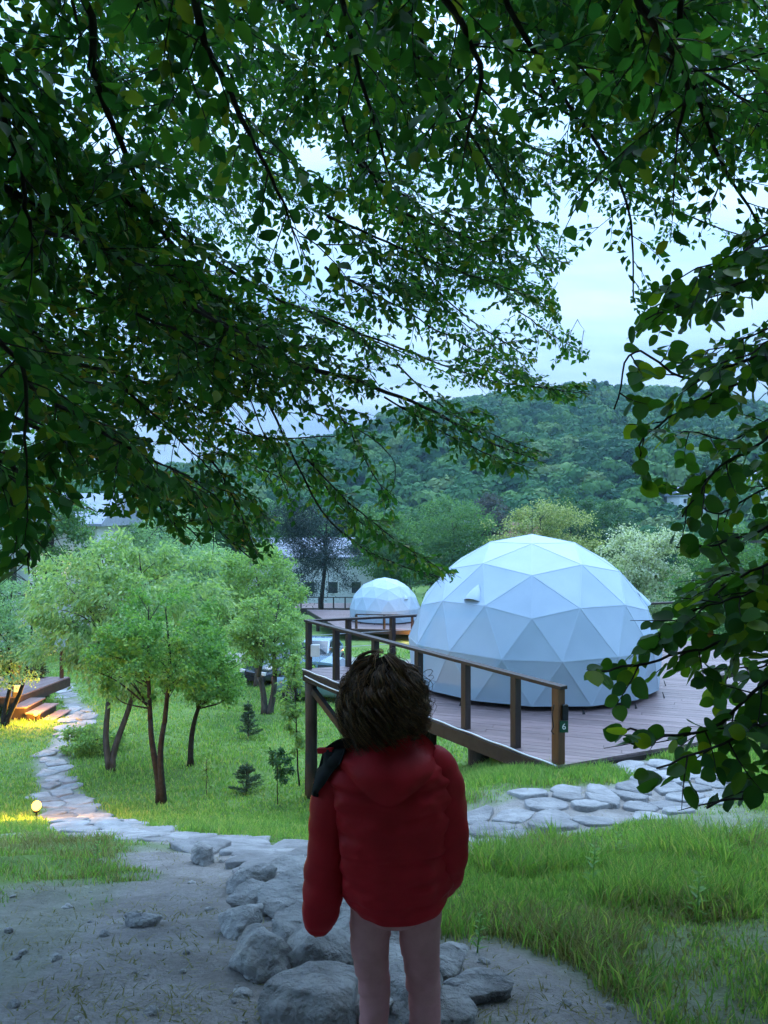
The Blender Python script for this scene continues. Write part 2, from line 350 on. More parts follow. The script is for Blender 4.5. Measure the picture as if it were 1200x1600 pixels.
def seg_dist(P, line):
    """distance of points P (N,2) to a polyline and the local half width"""
    best = np.full(len(P), 1e9); hw = np.zeros(len(P))
    for (a, b) in zip(line[:-1], line[1:]):
        A = np.array(a[:2]); B = np.array(b[:2]); d = B - A
        t = np.clip(((P - A) @ d) / (d @ d + 1e-9), 0, 1); q = np.linalg.norm(P - (A + t[:, None] * d), axis=1)
        k = q < best; best[k] = q[k]; hw[k] = (a[2] + (b[2] - a[2]) * t)[k]
    return best, hw
def gl(pts): return [(*pix2ground(x, y)[:2], h) for x, y, h in pts]
LEFT_PATH = gl([(470, 1350, 0.50), (380, 1326, 0.60), (300, 1314, 0.65), (215, 1304, 0.70), (150, 1292, 0.62), (108, 1262, 0.46), (84, 1225, 0.34), (82, 1190, 0.30), (100, 1155, 0.31), (122, 1128, 0.36), (124, 1108, 0.34), (106, 1088, 0.28), (95, 1070, 0.26)])
RIGHT_PATH = gl([(470, 1350, 0.6), (600, 1335, 0.68), (740, 1300, 0.72), (850, 1276, 0.70), (960, 1256, 0.66), (1060, 1240, 0.60), (1090, 1220, 0.55), (1060, 1204, 0.5), (1000, 1198, 0.4)])
STEPS = gl([(470, 1352, 0.45), (450, 1400, 0.4), (480, 1450, 0.45), (520, 1520, 0.45), (560, 1600, 0.5)]) + [(0.0, 1.6, 0.5), (0.0, -1.0, 0.5), (0, -4, 0.6)]
DIRT = gl([(230, 1330, 0.25), (330, 1370, 0.50), (310, 1430, 0.62), (290, 1500, 0.70), (300, 1600, 0.70)]) + [(-0.5, 1.2, 0.8), (-0.4, -2, 0.9)]
DIRT2 = gl([(640, 1500, 0.4), (760, 1530, 0.42), (900, 1580, 0.36)]) + [(0.9, 1.8, 0.5), (0.6, -1, 0.5)]
DIRT3 = gl([(740, 1330, 0.22), (800, 1250, 0.55), (1000, 1270, 0.55), (1130, 1270, 0.45), (1180, 1300, 0.3)])
DIRT4 = gl([(40, 1420, 0.55), (40, 1500, 0.8), (60, 1600, 0.7)])
DRIVE = [(-9.5, 42, 1.8), (-5, 40, 2.2), (0, 38, 2.2), (6, 36, 2.0)]
def dirt_mask(X, Y):
    P = np.stack([X, Y], 1); m = np.zeros(len(P)); n = (vnoise(X * 2.1, Y * 2.1) - 0.5) * 0.7 + (vnoise(X * 6, Y * 6) - 0.5) * 0.4
    for ln, wt, ed in ((LEFT_PATH, 1, 0.25), (RIGHT_PATH, 1, 0.25), (STEPS, 1, 0.3), (DIRT, 1, 0.4), (DIRT2, 1, 0.35), (DIRT3, 0.55, 0.5), (DIRT4, 0.8, 0.6), (DRIVE, 0.9, 1.0)):
        d, h = seg_dist(P, ln); v = np.clip((h - d) / ed + 0.5 + n, 0, 1) * wt; m = np.maximum(m, v)
    m = np.maximum(m, np.clip((vnoise(X * 0.9 + 5, Y * 0.9) - 0.72) * 5, 0, 0.55) * (Y < 9))
    return m
def axis(a0, a1, st, far, gth):
    c = list(np.arange(a0, a1, st)); s = st; x = c[-1]
    while x < far[1]: s *= gth; x += s; c.append(x)
    s = st; x = c[0]
    while x > far[0]: s *= gth; x -= s; c.insert(0, x)
    return np.array(c)
gx = axis(-6, 6, 0.07, (-1400, 1400), 1.055); gy = axis(1.0, 12, 0.06, (-120, 1500), 1.035)
GX, GY = np.meshgrid(gx, gy); GZ = terrain(GX, GY)
gv = np.stack([GX.ravel(), GY.ravel(), GZ.ravel()], 1); nx, ny = len(gx), len(gy)
_i = (np.arange(ny - 1)[:, None] * nx + np.arange(nx - 1)[None]).ravel()
gme = mesh('ground', gv, np.stack([_i, _i + 1, _i + nx + 1, _i + nx], 1), True)
at = gme.attributes.new('dirt', 'FLOAT', 'POINT'); at.data.foreach_set('value', dirt_mask(gv[:, 0], gv[:, 1]).astype(np.float32))
m, t, o = mat_new('ground_soil'); p = N(t, 'ShaderNodeBsdfPrincipled'); t.links.new(p.outputs[0], o.inputs[0]); p.inputs['Roughness'].default_value = 0.95; p.inputs['Specular IOR Level'].default_value = 0.1
a_ = N(t, 'ShaderNodeAttribute', attribute_name='dirt')
dirtc = mixc(t, noise(t, 34, 5, rough=0.7), ramp(t, noise(t, 2.6, 10, rough=0.72), [(0.32, (0.20, 0.185, 0.172)), (0.5, (0.40, 0.38, 0.365)), (0.68, (0.56, 0.54, 0.525))]), (0.20, 0.185, 0.17))
grassc = ramp(t, noise(t, 1.3, 8), [(0.3, (0.09, 0.155, 0.045)), (0.6, (0.15, 0.24, 0.065)), (0.8, (0.20, 0.28, 0.09))])
t.links.new(mixc(t, a_.outputs['Fac'], grassc, dirtc), p.inputs['Base Color'])
hh = N(t, 'ShaderNodeMath', operation='ADD'); t.links.new(noise(t, 9, 8, rough=0.7), hh.inputs[0]); t.links.new(noise(t, 60, 4), hh.inputs[1])
t.links.new(bump(t, hh.outputs[0], 0.8, 0.03), p.inputs['Normal'])
ground = structure(link('ground', gme, m))
CHUNKS = True

# ------------------------------------------------------------------ paths of flat stones
def clip_half(poly, a, n):
    o = []
    for i in range(len(poly)):
        p, q = poly[i], poly[(i + 1) % len(poly)]; dp = (p - a) @ n; dq = (q - a) @ n
        if dp <= 0: o.append(p)
        if dp * dq < 0: o.append(p + (q - p) * dp / (dp - dq))
    return o
def chaikin(P):
    o = []
    for i in range(len(P)):
        a, b = P[i], P[(i + 1) % len(P)]; o += [a * 0.8 + b * 0.2, a * 0.2 + b * 0.8]
    return o
STONE_N = 0
def flagstones(parent, line, spacing, seed, gap=0.022, keep=0.95):
    rg = np.random.default_rng(seed); xs = [p[0] for p in line]; ys = [p[1] for p in line]
    lo = np.array([min(xs) - 1.5, min(ys) - 1.5]); hi = np.array([max(xs) + 1.5, max(ys) + 1.5]); seeds = []
    n = int((hi - lo).prod() / spacing ** 2 * 6)
    c = lo + rg.random((n, 2)) * (hi - lo); d, h = seg_dist(c, line); c = c[d < h + spacing * 1.2]
    for q in c:
        if all((q[0] - s[0]) ** 2 + (q[1] - s[1]) ** 2 > (spacing * rs) ** 2 for s, rs in [(s, 0.82) for s in seeds]): seeds.append(q)
    S = np.array(seeds); d, h = seg_dist(S, line); made = 0
    for i, s in enumerate(S):
        if d[i] > h[i] or rg.random() > keep: continue
        an0 = rg.random() * 6.28; rr = spacing * 0.72
        poly = [s + rr * np.array((math.cos(an0 + a), math.sin(an0 + a))) for a in np.linspace(0, 2 * math.pi, 9)[:-1]]
        for j in range(len(S)):
            if j == i: continue
            dd = S[j] - s; L = np.linalg.norm(dd)
            if L < spacing * 2.2: poly = clip_half(poly, s + dd * 0.5 - dd / L * gap, dd / L)
            if len(poly) < 3: break
        if len(poly) < 3: continue
        cen = np.mean(poly, 0); poly = [q + (rg.random(2) - 0.5) * 0.03 for q in poly]
        poly = chaikin(poly); k = len(poly); z0 = tz(*cen)
        # local slope so the slab lies along the ground
        gxs = (tz(cen[0] + 0.15, cen[1]) - tz(cen[0] - 0.15, cen[1])) / 0.3 * 0.8; gys = (tz(cen[0], cen[1] + 0.15) - tz(cen[0], cen[1] - 0.15)) / 0.3 * 0.75
        top = 0.018 + rg.random() * 0.035; tx, ty = (rg.random(2) - 0.5) * 0.10
        def Z(q, hgt): return (q[0] - cen[0]) * (gxs + tx) + (q[1] - cen[1]) * (gys + ty) + hgt
        v = []; f = []
        for (sc_, hg) in ((1.0, -0.10), (1.0, top - 0.012), (0.965, top - 0.002), (0.80, top + 0.003)):
            for q in poly:
                q2 = cen + (q - cen) * sc_; v.append((q2[0] - cen[0], q2[1] - cen[1], Z(q2, hg + (rg.random() - 0.5) * 0.010)))
        v.append((0, 0, Z(cen, top + (rg.random() - 0.3) * 0.012)))
        for r in range(3):
            for a in range(k): b = (a + 1) % k; f.append((r * k + a, r * k + b, (r + 1) * k + b, (r + 1) * k + a))
        for a in range(k): f.append((3 * k + a, 3 * k + (a + 1) % k, 4 * k))
        link('stone', mesh('stone', v, f, True), M['stone'], parent, (cen[0], cen[1], z0)); made += 1
    return made
path_left = bpy.data.objects.new('stone_path', None); col.objects.link(path_left); structure(path_left)
path_right = bpy.data.objects.new('stone_path', None); col.objects.link(path_right); structure(path_right)
nl = flagstones(path_left, LEFT_PATH, 0.46, 5)
nr = flagstones(path_right, RIGHT_PATH, 0.34, 6)
nd = flagstones(path_left, gl([(470, 1352, 0.32), (440, 1378, 0.28)]) , 0.42, 9)

def boulder_mesh(sz, seed, p=3.0, rough=0.13, n=9):
    rg = np.random.default_rng(seed); idx = {}; V = []; F = []
    def vid(c):
        k = tuple(np.round(c, 4))
        if k not in idx: idx[k] = len(V); V.append(c)
        return idx[k]
    g = np.linspace(-1, 1, n)
    for ax in range(3):
        for sg in (-1, 1):
            for i in range(n - 1):
                for j in range(n - 1):
                    q = []
                    for a, b in ((i, j), (i + 1, j), (i + 1, j + 1), (i, j + 1)):
                        c = np.zeros(3); c[ax] = sg; c[(ax + 1) % 3] = g[a]; c[(ax + 2) % 3] = g[b]; q.append(vid(c))
                    F.append(tuple(q if sg > 0 else q[::-1]))
    V = np.array(V); r = (np.abs(V) ** p).sum(1) ** (1 / p); V = V / r[:, None]
    # cleave with a few random planes for flat broken faces, then add lumps
    for _ in range(11):
        nn = rg.normal(size=3); nn /= np.linalg.norm(nn); off = 0.66 + rg.random() * 0.25; d = V @ nn - off; k = d > 0; V[k] -= d[k, None] * nn * 0.85
    o = rg.random(3) * 50
    dn = (vnoise(V[:, 0] * 1.6 + o[0], V[:, 1] * 1.6 + V[:, 2] * 2.1 + o[1]) - 0.5) * 2 * rough + (vnoise(V[:, 0] * 4.5 + o[1], V[:, 1] * 4.5 - V[:, 2] * 3.7 + o[2]) - 0.5) * rough * 0.9 + (vnoise(V[:, 0] * 11 + o[2], V[:, 1] * 11 + V[:, 2] * 9 + o[0]) - 0.5) * rough * 0.35
    V = V * (1 + dn)[:, None] * np.array(sz) / 2
    return mesh('boulder', V, F, True)
steps = bpy.data.objects.new('stone_steps', None); col.objects.link(steps); structure(steps)
BOUL = [(492, 1530, 150, 78, 0.30, 12), (478, 1606, 160, 85, 0.32, -8), (398, 1532, 78, 66, 0.30, 40), (372, 1462, 70, 38, 0.24, 15), (402, 1428, 92, 46, 0.28, -10), (388, 1396, 84, 40, 0.30, 20),
        (484, 1482, 130, 50, 0.42, 5), (548, 1500, 110, 40, 0.40, -15), (462, 1430, 120, 40, 0.50, 8), (560, 1452, 110, 40, 0.45, 20), (440, 1388, 90, 30, 0.45, -12), (530, 1402, 120, 34, 0.50, 4), (610, 1548, 90, 46, 0.3, 10),
        (748, 1566, 96, 36, 0.22, 18), (690, 1530, 80, 30, 0.25, -20), (640, 1600, 110, 50, 0.3, 6), (560, 1596, 100, 50, 0.3, 30), (610, 1480, 90, 34, 0.35, 0), (700, 1600, 80, 32, 0.22, 12), (312, 1352, 34, 32, 0.30, 30), (455, 1396, 26, 30, 0.14, 0)]
for i, (x, y, wpx, hpx, dep, rz) in enumerate(BOUL):
    g_ = pix2ground(x, y); d = g_[1]; wm = wpx / FPX * d; hm = hpx / FPX * d * 1.15
    b_ = link('boulder', boulder_mesh((wm, dep, hm), 100 + i, 5.0, 0.14, 15), M['boulder'], steps, (g_[0], d + dep * 0.3, g_[2] + hm * 0.20)); b_.rotation_euler = (rad(random.uniform(-9, 4)), rad(random.uniform(-7, 7)), rad(rz))
# loose pebbles and chips on the worn dirt
for i in range(75):
    x = random.uniform(0, 1200); y = random.uniform(1330, 1598); g_ = pix2ground(x, y)
    if dirt_mask(np.array([g_[0]]), np.array([g_[1]]))[0] < 0.6: continue
    s = random.uniform(0.012, 0.045)
    b_ = link('pebble', boulder_mesh((s * 1.6, s * 1.2, s * 0.8), 300 + i, 2.4, 0.16, 5), M['boulder'], steps, (g_[0], g_[1], g_[2] + s * 0.1)); b_.rotation_euler = (0, 0, random.random() * 6)
g_ = pix2ground(222, 1446); chip = link('stone', boulder_mesh((0.2, 0.12, 0.09), 77, 3), M['boulder'], steps, tuple(g_ + np.array((0, 0, 0.015))))

# ------------------------------------------------------------------ decks and domes
DECK = -3.27
def clip_poly(poly, clipper):
    n = len(clipper); cc = np.mean(clipper, 0)
    for i in range(n):
        a, b = clipper[i], clipper[(i + 1) % n]; e = b - a; nn = np.array((e[1], -e[0])); nn /= np.linalg.norm(nn)
        if (cc - a) @ nn > 0: nn = -nn
        poly = clip_half(poly, a, nn)
        if len(poly) < 3: return []
    return poly
def prism(poly, z0, z1):
    k = len(poly); v = [(p[0], p[1], z0) for p in poly] + [(p[0], p[1], z1) for p in poly]
    ar = sum(poly[i][0] * poly[(i + 1) % k][1] - poly[(i + 1) % k][0] * poly[i][1] for i in range(k))
    top = tuple(range(k, 2 * k)); bot = tuple(range(k))[::-1]
    f = [(i, (i + 1) % k, k + (i + 1) % k, k + i) for i in range(k)]
    if ar < 0: top = top[::-1]; bot = bot[::-1]; f = [q[::-1] for q in f]
    return v, f + [top, bot]
def planks(T, quad, z, ang, wd=0.14, th=0.035, mat='plank', gap=0.006):
    ca, sa = math.cos(ang), math.sin(ang); u = np.array((ca, sa)); n = np.array((-sa, ca)); c0 = np.mean(quad, 0)
    pr = [(q - c0) @ n for q in quad]; k = int(math.floor(min(pr) / wd)); made = 0; rg = np.random.default_rng(4)
    while k * wd < max(pr):
        a = k * wd + gap / 2; b = (k + 1) * wd - gap / 2; s0 = -30 + rg.random() * 4
        for seg in range(15):
            L0, L1 = s0 + seg * 4.0 + gap / 2, s0 + seg * 4.0 + 4.0 - gap / 2
            po = clip_poly([c0 + u * L0 + n * a, c0 + u * L1 + n * a, c0 + u * L1 + n * b, c0 + u * L0 + n * b], quad)
            if len(po) >= 3:
                dz = (rg.random() - 0.5) * 0.004; cc = np.mean(po, 0)
                v, f = prism([np.array(((q - cc) @ u, (q - cc) @ n)) for q in po], -th, 0)
                ob = link('plank', mesh('plank', v, f), M[mat], T.o, tuple(np.array((cc[0], cc[1], z + dz)) - T.loc)); ob.rotation_euler = (0, 0, ang); made += 1
        k += 1
    return made
def lerp2(a, b, t): return a + (b - a) * t
C = np.array((2.24, 9.9)); Bc = np.array((-1.67, 16.0)); Dd = np.array((10.9, 13.85)); Ee = np.array((8.4, 19.7))
deckT = Thing('wooden_deck', (2.24, 9.9, tz(2.24, 9.9)), 'raised brown plank deck on log stilts carrying the large white dome', 'deck')
np1 = planks(deckT, [C, Dd, Ee, Bc], DECK, math.atan2(-0.31, 0.95), 0.145)
def fascia(T, a, b, z, hgt, off=0.03):
    d = (b - a) / np.linalg.norm(b - a); MB().bar((*a, z - 0.037 - hgt / 2), (*b, z - 0.037 - hgt / 2), 0.06, hgt).obj('edge_beam', M['beam'], T)
fascia(deckT, C, Bc, DECK, 0.20); fascia(deckT, C, Dd, DECK, 0.16); fascia(deckT, Bc, Ee, DECK, 0.20)
for k in range(1, 6):
    a = lerp2(C, Bc, k / 6.0); b = lerp2(Dd, Ee, k / 6.0); MB().bar((*a, DECK - 0.14), (*b, DECK - 0.14), 0.07, 0.18).obj('joist', M['beam'], deckT)
# light tube lying along the edge
pts = [np.array((*(lerp2(C, Bc, s_) + np.array((-0.028, -0.018))), DECK + 0.004 + 0.006 * math.sin(s_ * 60))) for s_ in np.linspace(0.0, 1, 60)]
MB().tube(pts, 0.011, 6).obj('light_tube', M['led'], deckT, True)
pts = [np.array((*(lerp2(C, Bc, 1 - s_) + np.array((-0.045, -0.03))), DECK - 0.10 - 0.05 * math.sin(s_ * 9))) for s_ in np.linspace(0.02, 0.4, 40)]
MB().tube(pts, 0.012, 6).obj('cable', M['led'], deckT, True)
# stilts
def logpost(T, x, y, ztop, r, name='stilt'):
    zb = tz(x, y) - 0.15; pts = [(x + 0.01 * math.sin(3 * s_), y, zb + (ztop - zb) * s_) for s_ in np.linspace(0, 1, 7)]
    MB().tube(pts, [r * (1.04 - 0.06 * s_ + 0.02 * math.sin(9 * s_)) for s_ in np.linspace(0, 1, 7)], 14).obj(name, M['log'], T, True)
for (x, y, r) in ((-1.52, 15.95, 0.125), (-0.2, 13.9, 0.13), (1.42, 11.6, 0.16), (1.78, 11.55, 0.13), (0.62, 12.75, 0.13), (0.6, 17.0, 0.12), (3.0, 17.8, 0.12), (0.9, 15.0, 0.12), (3.2, 13.5, 0.12), (5.5, 18.6, 0.12)):
    logpost(deckT, x, y, DECK - 0.22, r)
MB().bar((-1.45, 15.85, DECK - 0.42), (-0.25, 14.0, DECK - 1.35), 0.10, 0.13).obj('brace', M['beam'], deckT)
MB().bar((1.50, 11.5, DECK - 0.75), (2.1, 10.35, DECK - 0.27), 0.10, 0.12).obj('brace', M['beam'], deckT)
RH = 0.98
def rail_post(T, p, z, h=RH, w_=0.10, mat='wood'):
    MB().box(np.array((p[0], p[1], z + h / 2)), np.array((w_ / 2, w_ / 2, h / 2)), np.array([[0.54, 0.84, 0], [-0.84, 0.54, 0], [0, 0, 1]])).obj('post', M[mat], T)
ins = np.array((0.84, 0.54)) * 0.07; e1 = (Bc - C) / np.linalg.norm(Bc - C)
ts = (0.06, 0.87, 1.97, 3.2, 4.55, 5.99, 7.16)
for i, t_ in enumerate(ts): rail_post(deckT, C + e1 * t_ + ins, DECK, RH - (0.0 if i else -0.0), 0.105 if i else 0.12, 'wood' if i else 'wood_new')
MB().bar((*(C + e1 * -0.04 + ins), DECK + RH + 0.022), (*(C + e1 * 7.26 + ins), DECK + RH + 0.022), 0.125, 0.045).obj('handrail', M['wood'], deckT)
e2 = (Ee - Bc) / np.linalg.norm(Ee - Bc); ins2 = np.array((0.33, -0.94)) * 0.07
for t_ in (0.95, 1.95, 3.3, 4.8, 6.4, 8.0): rail_post(deckT, Bc + e2 * t_ + ins2, DECK)
MB().bar((*(Bc + e2 * 0.12 + ins2), DECK + RH + 0.026), (*(Bc + e2 * 10.4 + ins2), DECK + RH + 0.026), 0.12, 0.045).obj('handrail', M['wood'], deckT)
for zz in (0.42, 0.70): MB().tube([(*(Bc + e2 * 0.1 + ins2), DECK + zz), (*(Bc + e2 * 10.3 + ins2), DECK + zz)], 0.006, 5).obj('cable', M['metal'], deckT)
e3 = (Dd - C) / np.linalg.norm(Dd - C); ins3 = np.array((-0.412, 0.911)) * 0.07
for t_ in (2.98, 4.6, 6.4, 8.2): rail_post(deckT, C + e3 * t_ + ins3, DECK, 0.86)
MB().bar((*(C + e3 * 2.9 + ins3), DECK + 0.88), (*(C + e3 * 9.4 + ins3), DECK + 0.88), 0.12, 0.045).obj('handrail', M['wood'], deckT)
# junction box with cable on the far corner post, number plate and small lamp on the near post
pB = C + e1 * 7.16 + ins; MB().box(np.array((pB[0] + 0.14, pB[1] - 0.05, DECK + 0.40)), np.array((0.09, 0.06, 0.12))).obj('junction_box', M['plastic'], deckT)
pC = C + e1 * 0.06 + ins
MB().box(np.array((pC[0] + 0.075, pC[1] - 0.055, DECK + 0.68)), np.array((0.035, 0.03, 0.10))).obj('post_lamp', M['dark_gap'], deckT)
plv = np.array((pC[0] + 0.055, pC[1] - 0.078, DECK + 0.50))
plate = MB().box(plv, np.array((0.055, 0.006, 0.075))).obj('number_plate', M['sign_green'], deckT)
fc = bpy.data.curves.new('digit', 'FONT'); fc.body = '6'; fc.size = 0.11; fc.align_x = 'CENTER'; fc.align_y = 'CENTER'; fc.extrude = 0.001
fo = bpy.data.objects.new('digit', fc); col.objects.link(fo); dg = bpy.context.evaluated_depsgraph_get()
fme = bpy.data.meshes.new_from_object(fo.evaluated_get(dg)); bpy.data.objects.remove(fo)
Rm = np.array([[1, 0, 0], [0, 0, -1], [0, 1, 0]], float)
co = np.zeros(len(fme.vertices) * 3); fme.vertices.foreach_get('co', co); co = co.reshape(-1, 3) @ Rm.T + (plv + np.array((0, -0.0085, 0)) - deckT.loc)
fme.vertices.foreach_set('co', co.ravel()); fme.materials.clear(); link('digit', fme, M['sign_white'], plate)
MB().tube([(pC[0] - 0.07, pC[1] - 0.07, DECK + 0.78), (pC[0] - 0.10, pC[1] - 0.08, DECK + 0.66), (pC[0] - 0.08, pC[1] - 0.08, DECK + 0.50), (pC[0] - 0.11, pC[1] - 0.08, DECK + 0.44), (pC[0] - 0.07, pC[1] - 0.07, DECK + 0.40)], 0.007, 5).obj('cable', M['dark_gap'], deckT)

# ---- geodesic domes (three-frequency icosahedron, point up, cut below the equator)
def geodesic():
    s5 = math.sqrt(5); V = [(0, 0, 1)]; zr = 1 / s5; rr = 2 / s5
    V += [(rr * math.cos(2 * math.pi * k / 5), rr * math.sin(2 * math.pi * k / 5), zr) for k in range(5)]
    V += [(rr * math.cos(2 * math.pi * (k + .5) / 5), rr * math.sin(2 * math.pi * (k + .5) / 5), -zr) for k in range(5)] + [(0, 0, -1)]
    V = [np.array(v) for v in V]; F = []
    for k in range(5):
        k2 = (k + 1) % 5; F += [(0, 1 + k, 1 + k2), (1 + k, 6 + k, 1 + k2), (6 + k, 6 + k2, 1 + k2), (11, 6 + k2, 6 + k)]
    idx = {}; P = []; T_ = []
    def vid(p):
        p = p / np.linalg.norm(p); k = tuple(np.round(p, 3))
        if k not in idx: idx[k] = len(P); P.append(p)
        return idx[k]
    for a, b, c in F:
        A, B, Cc = V[a], V[b], V[c]; g = {}
        for i in range(4):
            for j in range(4 - i): g[i, j] = vid(A + (B - A) * i / 3 + (Cc - A) * j / 3)
        for i in range(3):
            for j in range(3 - i):
                T_.append((g[i, j], g[i + 1, j], g[i, j + 1]))
                if i + j < 2: T_.append((g[i + 1, j], g[i + 1, j + 1], g[i, j + 1]))
    P = np.array(P); T_ = [q for q in T_ if min(P[i][2] for i in q) > -0.3]
    return P, T_
GP, GT = geodesic()
def make_dome(name, loc, Rr, label, rz, vents, gapn=7):
    """origin on the deck; local coordinates"""
    T = Thing(name, loc, label, 'dome tent', 'white geodesic dome tents', rz); cz = 0.175 * Rr
    P = GP * Rr; P[:, 2] += cz; low = GP[:, 2] < -0.1; P[low, 2] = 0.10
    P[low, :2] *= (0.985 * Rr / np.linalg.norm(P[low, :2], axis=1) * np.sqrt(1 - 0.19 ** 2))[:, None]
    for (a, b, c) in GT:
        A, B, Cc = P[a], P[b], P[c]; n = 8; idx = {}; v = []; f = []; cen = (A + B + Cc) / 3; nrm = np.cross(B - A, Cc - A); nrm /= np.linalg.norm(nrm)
        if nrm @ (cen - np.array((0, 0, cz))) < 0: B, Cc = Cc, B; nrm = -nrm
        ph = random.random() * 6
        for i in range(n + 1):
            for j in range(n + 1 - i):
                u, w_ = i / n, j / n; q = A + (B - A) * u + (Cc - A) * w_; s_ = u * w_ * (1 - u - w_) * 27
                q = q + nrm * (-0.005 * s_ + 0.003 * math.sin(ph + 9 * u + 14 * w_) * s_); idx[i, j] = len(v); v.append(q)
        for i in range(n):
            for j in range(n - i):
                f.append((idx[i, j], idx[i + 1, j], idx[i, j + 1]))
                if i + j < n - 1: f.append((idx[i + 1, j], idx[i + 1, j + 1], idx[i, j + 1]))
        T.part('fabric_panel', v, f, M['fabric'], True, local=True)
    ed = set()
    for q in GT:
        for i in range(3): ed.add(tuple(sorted((q[i], q[(i + 1) % 3]))))
    mb = MB(); c0 = np.array((0, 0, cz))
    for a, b in ed:
        A, B = P[a], P[b]; mid = (A + B) / 2; u = (mid - c0) / np.linalg.norm(mid - c0); mb.bar(A - u * 0.001, B - u * 0.001, 0.020, 0.008, u)
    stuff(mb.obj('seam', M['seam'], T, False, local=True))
    # skirt with soft folds, wavy foot
    rb = np.linalg.norm(P[low][0, :2]); ang = np.sort(np.arctan2(P[low][:, 1], P[low][:, 0])); n = 240; v = []; f = []
    for r in range(6):
        for k in range(n):
            a = 2 * math.pi * k / n; dlt = np.abs((a - ang + math.pi) % (2 * math.pi) - math.pi).min(); rbase = rb * (1 - 0.012 * math.sin(min(dlt, 0.21) / 0.21 * math.pi / 2)) 
            fold = (vnoise(a * 22, 3.3) - 0.5) * 0.05 * r / 5 + (vnoise(a * 60, 1.3) - 0.5) * 0.02 * r / 5
            v.append(((rbase + 0.012 + r * 0.017 + fold) * math.cos(a), (rbase + 0.012 + r * 0.017 + fold) * math.sin(a), [0.24, 0.19, 0.13, 0.08, 0.04, 0.004][r] + 0.006 * math.sin(a * 31)))
    for r in range(5):
        for k in range(n): f.append((r * n + k, (r + 1) * n + k, (r + 1) * n + (k + 1) % n, r * n + (k + 1) % n))
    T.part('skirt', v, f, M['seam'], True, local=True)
    for k in range(gapn):
        a = -math.pi / 2 - rz + (k - gapn // 2) * 0.42 + 0.15; rr = rb + 0.125; c_, s_ = math.cos(a), math.sin(a); tx = np.array((-s_, c_, 0)); o_ = np.array((rr * c_, rr * s_, 0.0)); q = np.array((c_, s_, 0)) * 0.012
        v = [o_ - tx * 0.025, o_ + tx * 0.025, o_ + np.array((0, 0, 0.10)) - np.array((c_, s_, 0)) * 0.03, o_ - tx * 0.025 + q, o_ + tx * 0.025 + q, o_ + np.array((0, 0, 0.10)) - np.array((c_, s_, 0)) * 0.03 + q]
        T.part('lacing_notch', v, [(3, 4, 5), (0, 2, 1), (0, 1, 4, 3), (1, 2, 5, 4), (2, 0, 3, 5)], M['dark_gap'], local=True)  # dark wedges paint in the shade of the gaps along the skirt
    for (az, el, s) in vents:     # hooded vents: an arched flap sewn on the cover, open below
        az -= rz; d = np.array((math.cos(el) * math.cos(az), math.cos(el) * math.sin(az), math.sin(el))); o_ = c0 + d * Rr * 0.972
        tx = np.array((-math.sin(az), math.cos(az), 0)); up = np.cross(d, tx); v = []; f = []; n = 12; m_ = 8
        for j in range(m_ + 1):
            b = j / m_
            for i in range(n + 1):
                a = math.pi * i / n; wd_ = s * (1 - b ** 1.6 * 0.97); hgt = 0.62 * s * (1 - b ** 1.3)
                v.append(o_ + tx * math.cos(a) * wd_ + d * (math.sin(a) * hgt + 0.01) + up * b * s * 2.0)
        for j in range(m_):
            for i in range(n): q = j * (n + 1) + i; f.append((q, q + 1, q + n + 2, q + n + 1))
        hood = T.part('vent_hood', v, f, M['seam'], True, local=True)
        fr = [o_ + tx * math.cos(math.pi * i / n) * s * 0.97 + d * (math.sin(math.pi * i / n) * 0.58 * s + 0.008) + up * 0.03 for i in range(n + 1)]
        T.part('vent_opening', fr, [tuple(range(n + 1))], M['metal'], local=True, parent=hood)
    return T
D1 = np.array((2.86, 14.85, DECK)); az1 = math.atan2(-D1[1], -D1[0])
dome1 = make_dome('geodesic_dome', D1, 2.42, 'large white geodesic dome tent on the railed deck beyond the child', az1, [(az1 - rad(31), rad(33), 0.17), (az1 + rad(82), rad(28), 0.17)], 9)

# ---- second deck and dome far behind
Z2 = -7.85; c2 = np.array((0.0, 56.0))
deck2 = Thing('wooden_deck', (0, 56, tz(0, 56)), 'small far plank deck with thin railing carrying the smaller-looking dome', 'deck')
q2 = [np.array(p, float) for p in ((-3.0, 51.8), (6.4, 50.6), (8.0, 60.5), (-6.2, 61.8))]
planks(deck2, q2, Z2, 0.0, 0.28, 0.04)
for a, b in ((0, 1), (0, 3), (3, 2)): fascia(deck2, q2[a], q2[b], Z2, 0.28)
for (x, y) in ((-2.4, 52.3), (0.4, 52), (3.2, 51.7), (6, 51.4), (-5, 58), (0, 58), (4, 58)): logpost(deck2, x, y, Z2 - 0.25, 0.13)
for t_ in (0.12, 0.32, 0.52, 0.72, 0.92): rail_post(deck2, lerp2(q2[0], q2[1], t_) + np.array((0, 0.1)), Z2, 0.95, 0.13)
MB().bar((*lerp2(q2[0], q2[1], 0.12), Z2 + 0.97), (*lerp2(q2[0], q2[1], 0.98), Z2 + 0.97), 0.12, 0.07).obj('handrail', M['wood'], deck2)
dome2 = make_dome('geodesic_dome', (0.05, 56.0, Z2), 2.62, 'distant white geodesic dome tent on the small far deck', az1 + 0.3, [(rad(-48), rad(28), 0.2)], 5)

